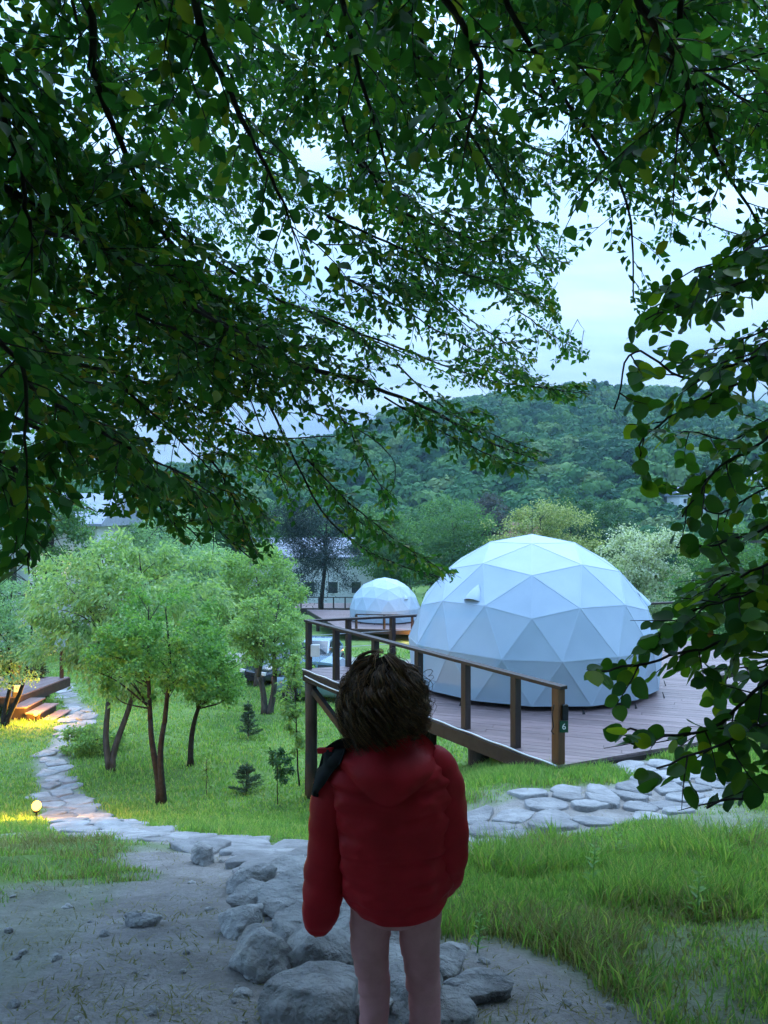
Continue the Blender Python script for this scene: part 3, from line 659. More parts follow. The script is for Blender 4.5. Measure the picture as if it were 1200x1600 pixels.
# ---- long raised deck at the back, in front of the pale lodge
deck3 = Thing('wooden_walkway', (-8, 74, tz(-8, 74)), 'dark raised walkway with railing on posts before the pale lodge', 'walkway')
z3 = -(948 - 800) / FPX * 74
q3 = [np.array(p, float) for p in ((-11.5, 73), (-2.5, 73), (-2.5, 77), (-11.5, 77))]
planks(deck3, q3, z3, 0.0, 0.5, 0.06, 'plank'); fascia(deck3, q3[0], q3[1], z3, 0.4)
for x in (-10.6, -9.3, -7.2, -5.9, -4.6, -3.2):
    MB().bar((x, 73.2, tz(x, 73.2) - 0.2), (x, 73.2, z3 - 0.05), 0.26, 0.26, (0, 1, 0)).obj('stilt', M['beam'], deck3)
for x in (-10.0, -7.9, -6.2, -4.8, -3.7): MB().bar((x, 73.1, z3), (x, 73.1, z3 + 0.98), 0.13, 0.13, (0, 1, 0)).obj('post', M['beam'], deck3)
MB().bar((-10.1, 73.1, z3 + 1.0), (-2.6, 73.1, z3 + 1.0), 0.12, 0.08).obj('handrail', M['beam'], deck3)
lodge = Thing('lodge', (-8, 84, tz(-8, 84)), 'long pale lodge half hidden behind the dark pine and walkway', 'building')
zl = tz(-8, 84)
MB().box(np.array((-8, 86, zl + 2.7)), np.array((7, 3, 2.9))).obj('wall', M['white_wall'], lodge)
MB().add([(-15.4, 82.6, zl + 5.4), (-0.6, 82.6, zl + 5.4), (-0.6, 86, zl + 7.4), (-15.4, 86, zl + 7.4), (-15.4, 89.4, zl + 5.4), (-0.6, 89.4, zl + 5.4), (-15.4, 82.6, zl + 5.25), (-0.6, 82.6, zl + 5.25), (-0.6, 89.4, zl + 5.25), (-15.4, 89.4, zl + 5.25)],
         [(0, 1, 2, 3), (3, 2, 5, 4), (6, 7, 1, 0), (4, 5, 8, 9), (6, 9, 8, 7), (0, 3, 4, 9, 6), (1, 7, 8, 5, 2)]).obj('roof', M['roof'], lodge)
for x in (-13, -10.5, -8, -5.5, -3):
    wi = MB().box(np.array((x, 82.98, zl + 2.1)), np.array((0.6, 0.05, 0.7))).obj('window', M['trim'], lodge)
    MB().box(np.array((x, 82.93, zl + 2.1)), np.array((0.5, 0.02, 0.6))).obj('pane', M['glass'], lodge, parent=wi)

# ---- deck, wooden steps at the left edge
gL = pix2ground(60, 1128); dL = 24.0; gz = tz(*px(60, 1128, dL)[:2])
deck4 = Thing('wooden_deck', px(-10, 1110, dL + 0.8), 'plank deck edge with dark corner post beside the wooden steps at the garden path', 'deck')
zd4 = -(1096 - 800) / FPX * dL
q4 = [np.array(p, float) for p in ((-16.5, 24.6), (-11.75, 24.6), (-11.3, 27.6), (-16.5, 27.6))]
planks(deck4, q4, zd4, 1.2, 0.15); fascia(deck4, q4[0], q4[1], zd4, 0.3); fascia(deck4, q4[1], q4[2], zd4, 0.3)
for x in (-16.2, -14, -12.0):
    MB().bar((x, 24.9, tz(x, 24.9) - 0.2), (x, 24.9, zd4 - 0.05), 0.16, 0.16, (0, 1, 0)).obj('stilt', M['beam'], deck4)
for p_ in ((-11.83, 24.72), (-11.5, 27.4), (-14, 24.72)): rail_post(deck4, np.array(p_), zd4, 1.0, 0.24 if p_[0] == -11.83 else 0.12)
MB().bar((-16.5, 24.72, zd4 + 1.02), (-11.75, 24.72, zd4 + 1.02), 0.13, 0.06).obj('handrail', M['beam'], deck4)
MB().bar((-11.83, 24.72, zd4 + 1.022), (-11.45, 27.5, zd4 + 1.022), 0.13, 0.06).obj('handrail', M['beam'], deck4)
MB().box(np.array((-11.72, 24.56, zd4 + 0.28)), np.array((0.09, 0.06, 0.11))).obj('junction_box', M['plastic'], deck4)
stairs = Thing('wooden_steps', px(62, 1128, dL), 'three broad brown wooden steps going down beside a lit garden lamp', 'steps')
for i, (xa, xb, yt) in enumerate(((16, 41, 1105), (39, 63, 1114), (63, 84, 1125))):
    d_ = dL - 0.1 * i; a = px(xa, yt, d_); b = px(xb, yt, d_); zt = a[2]
    for k in range(2):
        xa_ = a[0] + (b[0] - a[0]) * k / 2 + 0.006; xb_ = a[0] + (b[0] - a[0]) * (k + 1) / 2 - 0.006
        v, f = prism([np.array((xa_, d_)), np.array((xb_, d_)), np.array((xb_ + 0.05, d_ + 1.25)), np.array((xa_ + 0.05, d_ + 1.25))], zt - 0.04, zt); stairs.part('plank', v, f, M['plank'])
    zb = min(tz(a[0], d_), tz(b[0], d_), tz(b[0], d_ + 1.2)) - 0.1
    MB().box(np.array(((a[0] + b[0]) / 2, d_ + 0.62, (zt - 0.042 + zb) / 2)), np.array(((b[0] - a[0]) / 2 - 0.02, 0.58, (zt - 0.042 - zb) / 2))).obj('riser', M['wood'], stairs)

# ------------------------------------------------------------------ lamps
def garden_lamp(p, label, energy):
    T = Thing('garden_lamp', p, label, 'lamp', 'lit garden lamps')
    MB().lathe(p, [(0.018, -0.1), (0.016, 0.16), (0.05, 0.165), (0.055, 0.185), (0.02, 0.19)], 12).obj('stake', M['dark_gap'], T)
    b = []
    for k in range(7): a = -math.pi / 2 + math.pi * k / 6; b.append((max(0.005, 0.075 * math.cos(a)), 0.265 + 0.08 * math.sin(a)))
    MB().lathe(p, b, 16).obj('globe', M['lamp_glow'], T, True)
    li = bpy.data.lights.new('lamp_light', 'POINT'); li.energy = energy; li.color = (1.0, 0.44, 0.035); li.shadow_soft_size = 0.09
    lo = bpy.data.objects.new('lamp_light', li); col.objects.link(lo); lo.parent = T.o; lo.location = (0, 0, 0.40)
    return T
garden_lamp(pix2ground(57, 1285), 'glowing amber garden lamp in the grass beside the stone path bend', 120)
garden_lamp(px(56, 1128, 23.5) * 1.0 + np.array((0, 0, 0)), 'glowing amber garden lamp in front of the wooden steps', 55) if False else garden_lamp(np.array((*px(56, 1122, 23.6)[:2], tz(*px(56, 1122, 23.6)[:2]))), 'glowing amber garden lamp in front of the wooden steps', 220)
lx = px(640, 990, 50.5); garden_lamp(np.array((lx[0], 50.2, tz(lx[0], 50.2))), 'small lit garden lamp in the grass under the far deck', 90)

# ------------------------------------------------------------------ house on the left
def window(T, c, hw, hh, d=0.05, parent=None, sill=True):
    wi = MB().box(np.array(c), np.array((hw, d, hh))).obj('window', M['trim'], T)
    for s in (-1, 1): MB().box(np.array(c) + np.array((s * hw * 0.48, -d - 0.01, 0)), np.array((hw * 0.40, 0.02, hh * 0.86))).obj('pane', M['glass'], T, parent=wi)
    if sill: MB().box(np.array(c) + np.array((0, -d - 0.04, -hh - 0.06)), np.array((hw * 1.15, 0.12, 0.06))).obj('sill', M['trim'], T, parent=wi)
    return wi
hz = tz(-22, 45)
house = Thing('house', (-22, 45, hz), 'white rendered two storey house glimpsed between the garden trees', 'house')
def wallbox(a, b, y0, y1, z1): MB().box(np.array(((a + b) / 2, (y0 + y1) / 2, (hz - 0.5 + z1) / 2)), np.array(((b - a) / 2, (y1 - y0) / 2, (z1 - hz + 0.5) / 2))).obj('wall', M['white_wall'], house)
wallbox(-26, -20.3, 44, 52, -1.0); wallbox(-20.29, -17.2, 46, 53, -0.7)
MB().box(np.array((-20.02, 45.93, -3.0)), np.array((0.26, 0.06, 2.2))).obj('drainpipe_recess', M['dark_gap'], house)  # dark slab on the wall paints in the shade of a recess
MB().box(np.array((-22.9, 43.85, -4.62)), np.array((2.7, 0.16, 0.12))).obj('cornice', M['trim'], house)
window(house, (-21.4, 43.97, -3.6), 0.45, 0.75); window(house, (-24, 43.97, -3.6), 0.55, 0.75); window(house, (-21.8, 43.97, -6.2), 0.5, 0.7)
for (a, b, y0, y1, zt, rg_) in ((-26.5, -19.9, 43.4, 52.6, -1.0, 2.2), (-20.6, -16.7, 45.4, 53.6, -0.7, 1.9)):
    ym = (y0 + y1) / 2
    MB().add([(a, y0, zt), (b, y0, zt), (b, ym, zt + rg_), (a, ym, zt + rg_), (a, y1, zt), (b, y1, zt), (a, y0, zt - 0.15), (b, y0, zt - 0.15), (b, y1, zt - 0.15), (a, y1, zt - 0.15)],
             [(0, 1, 2, 3), (3, 2, 5, 4), (6, 7, 1, 0), (4, 5, 8, 9), (6, 9, 8, 7), (0, 3, 4, 9, 6), (1, 7, 8, 5, 2)]).obj('roof', M['roof'], house)
wl = MB().lathe((-19.0, 45.85, -3.15), [(0.05, -0.14), (0.12, -0.10), (0.13, 0.12), (0.04, 0.18)], 10).obj('wall_lamp', M['wall_glow'], house)

# houses on the far slope
def far_house(px_, py_, d, w_, h_, roofm, wallm, label, rz=0.2, ridge=2.2):
    b = pix2ground(px_, py_, 90, 460) if d is None else px(px_, py_, d); zt = tz(b[0], b[1]); b[2] = zt
    T = Thing('house', b, label, 'house', None, rz)
    H = h_ if d is None else max(h_, -(py_ - 800) / FPX * d - zt)
    MB().box(np.array((0, 0, H / 2)), np.array((w_ / 2, w_ * 0.35, H / 2 + 0.3))).obj('wall', wallm, T, local=True)
    a, y0 = w_ / 2 + 0.5, w_ * 0.35 + 0.5
    MB().add([(-a, -y0, H), (a, -y0, H), (a, 0, H + ridge), (-a, 0, H + ridge), (-a, y0, H), (a, y0, H), (-a, -y0, H - .25), (a, -y0, H - .25), (a, y0, H - .25), (-a, y0, H - .25)],
             [(0, 1, 2, 3), (3, 2, 5, 4), (6, 7, 1, 0), (4, 5, 8, 9), (6, 9, 8, 7), (0, 3, 4, 9, 6), (1, 7, 8, 5, 2)]).obj('roof', roofm, T, local=True)
    for k in (-1, 0, 1):
        wi = MB().box(np.array((k * w_ * 0.3, -w_ * 0.35 - 0.02, H - 1.6)), np.array((0.55, 0.06, 0.65))).obj('window', M['trim'], T, local=True)
        MB().box(np.array((k * w_ * 0.3, -w_ * 0.35 - 0.09, H - 1.6)), np.array((0.45, 0.02, 0.55))).obj('pane', M['glass'], T, parent=wi, local=True)
    return T
far_house(1072, 800, None, 8, 4.5, M['roof'], M['white_wall'], 'far house with blue grey roof on the wooded slope', 0.25)
far_house(1185, 778, None, 9, 5, M['roof'], M['white_wall'], 'far pale house behind the overhanging right branches', -0.2)
far_house(800, 838, 120, 7, 5, M['roof_red'], M['pink_wall'], 'far pink walled house peeping out between the blossoming trees', 0.1)
far_house(757, 832, 128, 6, 5, M['roof'], M['white_wall'], 'far white house showing beside the round green tree', -0.1)

# ------------------------------------------------------------------ parked cars
def car(loc, rz, paint, label, suv=False):
    T = Thing('parked_car', loc, label, 'car', 'cars parked below the deck', rz)
    hh = 0.18 if suv else 0.0; L = 2.1
    # body loft along x: (x, half width, z low, z belt)
    st = [(-L, 0.62, 0.45, 0.72), (-L + 0.06, 0.78, 0.34, 0.86), (-1.6, 0.86, 0.27, 0.95), (-0.8, 0.88, 0.24, 0.97), (0.3, 0.88, 0.24, 0.95), (0.95, 0.87, 0.25, 0.92), (1.6, 0.84, 0.28, 0.83), (L - 0.1, 0.74, 0.34, 0.70), (L, 0.58, 0.42, 0.60)]
    v = []; f = []; k = 10
    for (x, hw, z0, z1) in st:
        z1 += hh
        for (a, b) in ((0.86, 0.0), (1, 0.18), (1.0, 0.62), (0.95, 0.9), (0.82, 1.0), (-0.82, 1.0), (-0.95, 0.9), (-1.0, 0.62), (-1, 0.18), (-0.86, 0.0)): v.append((x, a * hw, z0 + (z1 - z0) * b))
    for i in range(len(st) - 1):
        for j in range(k): f.append((i * k + j, (i + 1) * k + j, (i + 1) * k + (j + 1) % k, i * k + (j + 1) % k))
    f.append(tuple(range(k))); f.append(tuple((len(st) - 1) * k + j for j in range(k))[::-1])
    T.part('body', v, f, paint, True, local=True)
    cb = [(-1.95 if suv else -1.75, 0.72, 0.93), (-1.72 if suv else -1.15, 0.62, 1.40), (-0.3, 0.62, 1.46), (0.15, 0.61, 1.42), (0.95, 0.74, 0.92)]
    v = []; f = []
    for (x, hw, z) in cb: v += [(x, hw, z + hh), (x, -hw, z + hh)]
    v += [(x, hw + 0.1, 0.9 + hh) for (x, hw, z) in cb] + [(x, -hw - 0.1, 0.9 + hh) for (x, hw, z) in cb]
    for i in range(4): f += [(2 * i, 2 * i + 2, 2 * i + 3, 2 * i + 1), (10 + i, 11 + i, 2 * i + 2, 2 * i), (15 + i, 2 * i + 1, 2 * i + 3, 16 + i)]
    T.part('cabin', v, f, paint, local=True)
    def glass(nm, q): T.part(nm, q, [(0, 1, 2, 3)], M['glass'], local=True)
    def lp(a, b, t): return tuple(np.array(a) + (np.array(b) - np.array(a)) * t)
    for (nm, i) in (('rear_window', 0), ('windscreen', 3)):
        a, b, c, d = [np.array(v[j]) for j in (2 * i, 2 * i + 2, 2 * i + 3, 2 * i + 1)]; cc = (a + b + c + d) / 4; n = np.cross(b - a, d - a); n /= np.linalg.norm(n)
        n = n if n[2] > 0 else -n
        glass(nm, [tuple(cc + (q - cc) * 0.88 + n * 0.012) for q in (a, b, c, d)])
    for s in (1, -1):
        for (x0, x1, x2, x3) in ((-1.45, -0.42, -0.42, -1.05), (-0.34, 0.72, 0.16, -0.34)):
            glass('side_window', [(x0, s * 0.812, 0.97 + hh), (x1, s * 0.812, 0.97 + hh), (x2, s * 0.645, 1.36 + hh), (x3, s * 0.645, 1.36 + hh)][::s])
    rw = 0.36 if suv else 0.31
    for x in (-1.32, 1.32):
        for s in (1, -1):
            w_ = Thing.__new__(Thing); mb = MB(); n = 20; pr = [(rw * 0.62, -0.10), (rw * 0.95, -0.11), (rw, -0.06), (rw, 0.06), (rw * 0.95, 0.11), (rw * 0.62, 0.10)]; vv = []; ff = []
            for (r, y) in pr:
                for q in range(n): an = 2 * math.pi * q / n; vv.append((x + r * math.cos(an), s * 0.80 + y, rw + r * math.sin(an)))
            for i in range(5):
                for q in range(n): ff.append((i * n + q, i * n + (q + 1) % n, (i + 1) * n + (q + 1) % n, (i + 1) * n + q))
            wo = T.part('wheel', vv, ff, M['rubber'], True, local=True); rm = MB()
            rm.add([(x + rw * 0.64 * math.cos(2 * math.pi * q / n), s * 0.84, rw + rw * 0.64 * math.sin(2 * math.pi * q / n)) for q in range(n)], [tuple(range(n))])
            ro = rm.obj('rim_disc', M['dark_gap'], T, parent=wo, local=True)
            sp = MB()
            for q in range(6): an = 2 * math.pi * q / 6; sp.bar((x, s * 0.87, rw), (x + rw * 0.62 * math.cos(an), s * 0.87, rw + rw * 0.62 * math.sin(an)), 0.03, 0.07, (0, 1, 0))
            vv = []; 
            for q in range(n):
                an = 2 * math.pi * q / n; vv += [(x + rw * 0.64 * math.cos(an), s * 0.885, rw + rw * 0.64 * math.sin(an)), (x + rw * 0.54 * math.cos(an), s * 0.885, rw + rw * 0.54 * math.sin(an))]
            sp.add(vv, [(2 * q, (2 * q + 2) % (2 * n), (2 * q + 3) % (2 * n), 2 * q + 1) for q in range(n)])
            sp.obj('rim', M['metal'], T, parent=wo, local=True)
    for s in (1, -1):
        MB().box(np.array((L - 0.07, s * 0.56, 0.64 + hh)), np.array((0.06, 0.14, 0.06))).obj('headlight', M['trim'], T, local=True)
        MB().box(np.array((-L + 0.02, s * 0.58, 0.74 + hh)), np.array((0.03, 0.10, 0.09))).obj('tail_light', M['roof_red'], T, local=True)
        MB().box(np.array((0.62, s * 0.98, 1.0 + hh)), np.array((0.07, 0.09, 0.06))).obj('mirror', paint, T, local=True)
    MB().box(np.array((L - 0.01, 0, 0.56 + hh)), np.array((0.02, 0.40, 0.07))).obj('grille', M['dark_gap'], T, local=True)
    MB().box(np.array((L + 0.0, 0, 0.38 + hh * 0.5)), np.array((0.05, 0.70, 0.07))).obj('bumper', M['dark_gap'], T, local=True)
    return T
def cpos(x, d): X = (x - 600) / FPX * d; return np.array((X, d, tz(X, d) - 0.01))
car(cpos(448, 33), rad(-125), M['paint_dark'], 'dark car parked behind the low apple tree')
car(cpos(497, 36), rad(-100), M['paint_blue'], 'blue grey car parked beyond the corner of the big deck')
car(cpos(520, 28), rad(-15), M['paint_blue'], 'blue grey car seen under the corner of the big deck')
car(cpos(668, 22.5), rad(-8), M['paint_white'], 'white off-road car parked beneath the big deck', True)

# ------------------------------------------------------------------ leaf geometry
def leafcloud(p, d, n, L, W, kind):
    """one mesh of leaves: p base, d direction, n normal (N,3)"""
    d = d / (np.linalg.norm(d, axis=1)[:, None] + 1e-9); s = np.cross(n, d); s /= np.linalg.norm(s, axis=1)[:, None] + 1e-9; n = np.cross(d, s)
    if kind == 'fine':
        tp = np.array([(0, 0, 0), (.2, .36, .05), (.5, .5, .06), (.8, .27, .0), (1, 0, -.10), (.8, -.27, .0), (.5, -.5, .06), (.2, -.36, .05), (.2, 0, 0), (.5, 0, -.03), (.8, 0, -.05)])
        fc = [(0, 8, 1), (0, 7, 8), (1, 8, 9, 2), (8, 7, 6, 9), (2, 9, 10, 3), (9, 6, 5, 10), (3, 10, 4), (10, 5, 4)]
        tri = []
        for q in fc: tri += [q] if len(q) == 3 else [(q[0], q[1], q[2]), (q[0], q[2], q[3])]
        tri = np.array(tri)
    elif kind == 'round':
        an_ = np.linspace(0, 2 * math.pi, 15)[:-1]; rim = [(0.5 - 0.5 * math.cos(a) + (0.08 if i == 7 else 0), 0.5 * math.sin(a) * (1.12 - 0.22 * (0.5 - 0.5 * math.cos(a))), 0.06 * abs(math.sin(a)) - 0.05 * (0.5 - 0.5 * math.cos(a)) ** 2) for i, a in enumerate(an_)]
        tp = np.array(rim + [(.45, 0, -.03)]); tri = np.array([(i, 14, (i + 1) % 14) for i in range(14)])
    elif kind == 'mid':
        tp = np.array([(0, 0, 0), (.42, .5, .07), (1, 0, -.08), (.42, -.5, .07), (.5, 0, -.02)]); tri = np.array([(0, 4, 1), (0, 3, 4), (1, 4, 2), (4, 3, 2)])
    else:
        tp = np.array([(0, 0, 0), (.45, .5, .08), (1, 0, 0), (.45, -.5, .08)]); tri = np.array([(0, 2, 1), (0, 3, 2)])
    K = len(tp); L = np.asarray(L)[:, None, None] * np.ones((1, 1, 1)); W = np.asarray(W)[:, None, None]
    v = p[:, None] + d[:, None] * tp[None, :, 0:1] * L + s[:, None] * tp[None, :, 1:2] * W + n[:, None] * tp[None, :, 2:3] * L
    f = (np.arange(len(p))[:, None, None] * K + tri[None]).reshape(-1, 3)
    return v.reshape(-1, 3), f
def rand_dirs(n, g=G):
    v = g.normal(size=(n, 3)); return v / np.linalg.norm(v, axis=1)[:, None]

# ------------------------------------------------------------------ garden trees
def garden_tree(name, base, H, blobs, nleaf, leaf, mat, label, r0=0.08, stems=((0, 0),), ls=(0.055, 0.036), bark='bark', seed=0, droop=0.2, fork=0.38, ncl=None, group=None, cat='tree', sig=0.115, kind='small', limbs=True):
    """blobs: (dx, dy, dz, rx, ry, rz) ellipsoids in metres above the base"""
    g = np.random.default_rng(seed); base = np.array(base, float); T = Thing(name, base, label, cat, group); nleaf = int(nleaf * 1.35); r0 *= 0.8; ncl = int((ncl or 70) * 1.5)
    vol = np.array([b[3] * b[4] * b[5] for b in blobs]); ncl = ncl or 70
    cen = []
    for q in range(ncl):
        b = blobs[g.choice(len(blobs), p=vol / vol.sum())]; u = rand_dirs(1, g)[0]; r = (0.3 + 0.85 * g.random() ** 0.6)
        cen.append(np.array(b[:3]) + u * r * np.array(b[3:6]))
    cen = np.array(cen); zlow = cen[:, 2].min()
    tr = MB(); tops = []
    for si, (lx_, ly_) in enumerate(stems):
        top = np.array((lx_, ly_, H * fork)); n = 7; pts = []
        for t_ in np.linspace(0, 1, n): pts.append(top * np.array((t_ ** 1.2, t_ ** 1.2, t_)) + np.array((0.06 * H * 0.2 * math.sin(4 * t_ + seed + si), 0.05 * H * 0.2 * math.cos(3 * t_ + seed), 0 if t_ else -0.12)) + np.array(((si - (len(stems) - 1) / 2) * r0 * 1.2, 0, 0)))
        tr.tube(pts, [r0 * (1.25 - 0.45 * t_) * (1.25 if t_ == 0 else 1) for t_ in np.linspace(0, 1, n)], 9); tops.append(pts[-1])
    tr.obj('trunk', M[bark], T, True, local=True)
    if limbs:
        lb = MB(); nl_ = min(ncl, 52); ztop = max(b_[2] + b_[5] * 0.7 for b_ in blobs); lead = []
        for tp in tops:
            end = np.array((tp[0] * 1.3 + g.normal() * 0.1 * H * 0.1, tp[1] + g.normal() * 0.02 * H, ztop)); md_ = (tp + end) / 2 + g.normal(size=3) * 0.03 * H
            pt = smooth_path([tp - np.array((0, 0, 0.04)), md_, end], 6); lb.tube(pt, [r0 * 0.80 * (1 - 0.9 * i / (len(pt) - 1)) + 0.004 for i in range(len(pt))], 7); lead.append(pt)
        for q in range(nl_):
            c = cen[q]; pt0 = lead[int(np.argmin([np.linalg.norm(c[:2] - t_[:2]) for t_ in tops]))]; zs = np.clip(c[2] - (0.35 + 0.5 * g.random()) * np.linalg.norm(c[:2] - pt0[0][:2]), pt0[0][2], ztop * 0.97); tp = np.array([np.interp(zs, pt0[:, 2], pt0[:, k_]) for k_ in range(3)])
            fr_ = (zs - pt0[0][2]) / (ztop - pt0[0][2] + 1e-6); mid = tp + (c - tp) * 0.5 + g.normal(size=3) * 0.07 * np.linalg.norm(c - tp) + np.array((0, 0, 0.06 * np.linalg.norm(c - tp)))
            pt = smooth_path([tp, mid, c], 4); m_ = len(pt); a = r0 * (0.10 + 0.26 * g.random()) * (1 - 0.6 * fr_)
            lb.tube(pt, [a * (1 - 0.85 * i / (m_ - 1)) + 0.003 for i in range(m_)], 5)
        lb.obj('limbs', M[bark], T, True, local=True)
    w8 = 0.15 + g.random(ncl) ** 1.5; which = g.choice(ncl, nleaf, p=w8 / w8.sum()); msz = np.mean([np.mean(b[3:6]) for b in blobs])
    p = cen[which] + g.normal(size=(nleaf, 3)) * sig * msz * np.array((1.15, 1.15, 0.8))
    ctr = np.array(blobs[0][:3]); d = (p - ctr); d = d / (np.linalg.norm(d, axis=1)[:, None] + 1e-6) * 0.6 + rand_dirs(nleaf, g) * 0.9; d[:, 2] -= droop
    nn = rand_dirs(nleaf, g) * 0.9 + np.array((0, 0, 0.8)); sz = (0.7 + 0.6 * g.random(nleaf)) * 1.15
    v, f = leafcloud(p, d, nn, ls[0] * sz, ls[1] * sz, kind)
    stuff(T.part('foliage', v, f, M[mat], local=True))
    return T
def tpos(x, y, d): q = px(x, y, d); return np.array((q[0], d, tz(q[0], d)))
def E(base, x0, x1, y0, y1, dy=0.0, depth=None):
    """ellipsoid that fills a picture box at the tree's own distance"""
    d = base[1] + dy; a = px(x0, y1, d); b = px(x1, y0, d); c = (a + b) / 2 - base; rx = (b[0] - a[0]) / 2; rz = (b[2] - a[2]) / 2
    return (c[0], dy, c[2], rx, depth or rx, rz)
b = tpos(248, 1262, 15.2)
garden_tree('plum_tree', b, 4.4, [E(b, 175, 330, 925, 1070), E(b, 150, 260, 985, 1090, 0.2), E(b, 245, 340, 960, 1090, -0.3)], 9000, 0, 'leaf_plum', 'slender dark double-stemmed fruit tree with bright fresh green leaves', 0.075, ((-0.10, 0.1), (0.12, -0.05)), (0.065, 0.04), 'bark_dark', 1, ncl=85)
b = tpos(295, 1190, 18.6)
garden_tree('plum_tree', b, 3.7, [E(b, 275, 380, 975, 1095), E(b, 300, 385, 1010, 1100, -0.2)], 6000, 0, 'leaf_plum', 'slim leaning fruit tree with small crown beside the double-stemmed tree', 0.075, ((0.25, 0),), (0.07, 0.042), 'bark_dark', 2, ncl=60)
b = tpos(176, 1200, 18.2)
garden_tree('walnut_tree', b, 5.6, [E(b, 75, 335, 840, 1010), E(b, 45, 200, 905, 1070, 0.6), E(b, 40, 160, 860, 960, 1.0), E(b, 130, 320, 900, 1080, 0.8), E(b, 180, 290, 1000, 1100, -0.4)], 19000, 0, 'leaf_pale', 'broad pale green tree with drooping leaves and twin pale trunks', 0.085, ((-0.12, 0), (0.25, 0.25)), (0.12, 0.045), 'bark', 3, 0.7, 0.30, ncl=120)
b = tpos(10, 1095, 23)
garden_tree('willow_tree', b, 5.0, [E(b, -60, 70, 925, 1060), E(b, -20, 72, 960, 1075, -0.4), E(b, -90, 30, 900, 1000, 0.5)], 12000, 0, 'leaf_silver', 'silvery green bushy tree overhanging the wooden steps', 0.08, ((0.1, 0), (0.4, 0.1)), (0.085, 0.04), 'bark_dark', 4, 0.2, 0.28, ncl=100)
b = tpos(418, 1115, 25)
garden_tree('apple_tree', b, 3.3, [E(b, 372, 470, 925, 1040), E(b, 420, 485, 960, 1075, -0.3), E(b, 350, 430, 950, 1030, 0.3)], 9000, 0, 'leaf_apple', 'pale leaved apple tree with a mottled trunk in front of the dark car', 0.12, ((-0.25, 0), (0.2, 0)), (0.085, 0.05), 'bark', 5, ncl=85)
b = tpos(400, 1075, 31)
garden_tree('cherry_tree', b, 6.2, [E(b, 345, 465, 850, 970), E(b, 390, 470, 900, 1010, -0.5), E(b, 320, 420, 900, 1000, 0.6)], 14000, 0, 'leaf_apple', 'tall light green tree rising behind the apple tree', 0.12, ((0, 0),), (0.12, 0.06), 'bark', 6, 0.3, 0.3, ncl=110)
b = tpos(330, 1062, 36)
garden_tree('cherry_tree', b, 6.0, [E(b, 240, 360, 850, 960), E(b, 300, 390, 880, 1000, 0.3)], 11000, 0, 'leaf_silver', 'grey green tree behind the broad drooping tree', 0.12, ((0, 0),), (0.13, 0.065), 'bark', 7, 0.3, 0.3, ncl=90)
b = tpos(60, 1050, 40)
garden_tree('garden_tree', b, 9.5, [E(b, 0, 110, 720, 850), E(b, -60, 60, 690, 830, 0.8), E(b, 60, 160, 780, 900, 0.5), E(b, -80, 20, 800, 980)], 15000, 0, 'leaf_far', 'tall leafy tree standing in front of the white house', 0.16, ((0.0, 0),), (0.16, 0.08), 'bark', 8, 0.3, 0.35, ncl=120)
b = tpos(200, 1010, 52)
garden_tree('garden_tree', b, 10, [E(b, 130, 260, 790, 900), E(b, 220, 340, 800, 920, 1.0)], 12000, 0, 'leaf_silver', 'grey green tree between the white house and the dark pine', 0.18, ((0, 0),), (0.18, 0.09), 'bark', 9, 0.3, 0.35, ncl=100)
b = tpos(505, 985, 66)
garden_tree('pine_tree', b, 13, [E(b, 455, 545, 800, 900), E(b, 480, 560, 840, 920, -0.5), E(b, 420, 500, 770, 860, 0.8), E(b, 450, 530, 885, 935, -0.8)], 17000, 0, 'leaf_pine', 'dark blue green pine tree before the pale lodge', 0.22, ((0, 0),), (0.20, 0.05), 'bark_dark', 10, 0.0, 0.4, ncl=55, sig=0.2)
b = tpos(600, 965, 78)
garden_tree('leafy_tree', b, 12, [E(b, 545, 650, 795, 900), E(b, 590, 660, 830, 930, -1)], 13000, 0, 'leaf_far', 'bright green leafy tree right behind the far dome', 0.2, ((0, 0),), (0.26, 0.13), 'bark', 11, 0.3, 0.3, ncl=110)
b = tpos(703, 960, 84)
garden_tree('leafy_tree', b, 13, [E(b, 648, 760, 782, 890), E(b, 660, 770, 840, 940, -1)], 16000, 0, 'leaf_far', 'round topped green tree rising between the two domes', 0.2, ((0, 0),), (0.26, 0.12), 'bark', 12, 0.2, 0.3, ncl=150)
b = tpos(840, 950, 70)
garden_tree('acacia_tree', b, 11, [E(b, 755, 850, 800, 890), E(b, 830, 935, 795, 880, 0.5), E(b, 800, 900, 785, 870, 1), E(b, 780, 930, 850, 930, -1)], 20000, 0, 'leaf_cream', 'cream blossoming tree behind the top of the large dome', 0.2, ((0.3, 0), (-0.4, 0)), (0.19, 0.11), 'bark', 13, 0.3, 0.3, ncl=170)
b = tpos(1000, 1000, 40)
garden_tree('blossom_tree', b, 6, [E(b, 940, 1040, 830, 920), E(b, 1000, 1085, 825, 930, -0.4), E(b, 960, 1060, 880, 980, -0.6)], 16000, 0, 'leaf_white', 'shrubby tree covered in white blossom right of the large dome', 0.12, ((0.2, 0), (-0.3, 0), (0.5, 0)), (0.11, 0.075), 'bark', 14, 0.1, 0.3, ncl=130, sig=0.12)
b = tpos(965, 985, 44)
garden_tree('shrub', b, 4, [E(b, 915, 990, 880, 985)], 7000, 0, 'leaf_apple', 'green shrub at the foot of the white blossom tree', 0.07, ((0, 0),), (0.13, 0.07), 'bark', 15, ncl=60, cat='shrub')
b = tpos(1110, 1010, 36)
garden_tree('shrub', b, 5, [E(b, 1050, 1170, 850, 1000), E(b, 1120, 1260, 830, 980, 0.4)], 13000, 0, 'leaf_far', 'dense green shrub behind the hanging right branches', 0.08, ((0, 0),), (0.12, 0.065), 'bark', 16, ncl=110, cat='shrub')
b = tpos(765, 900, 118)
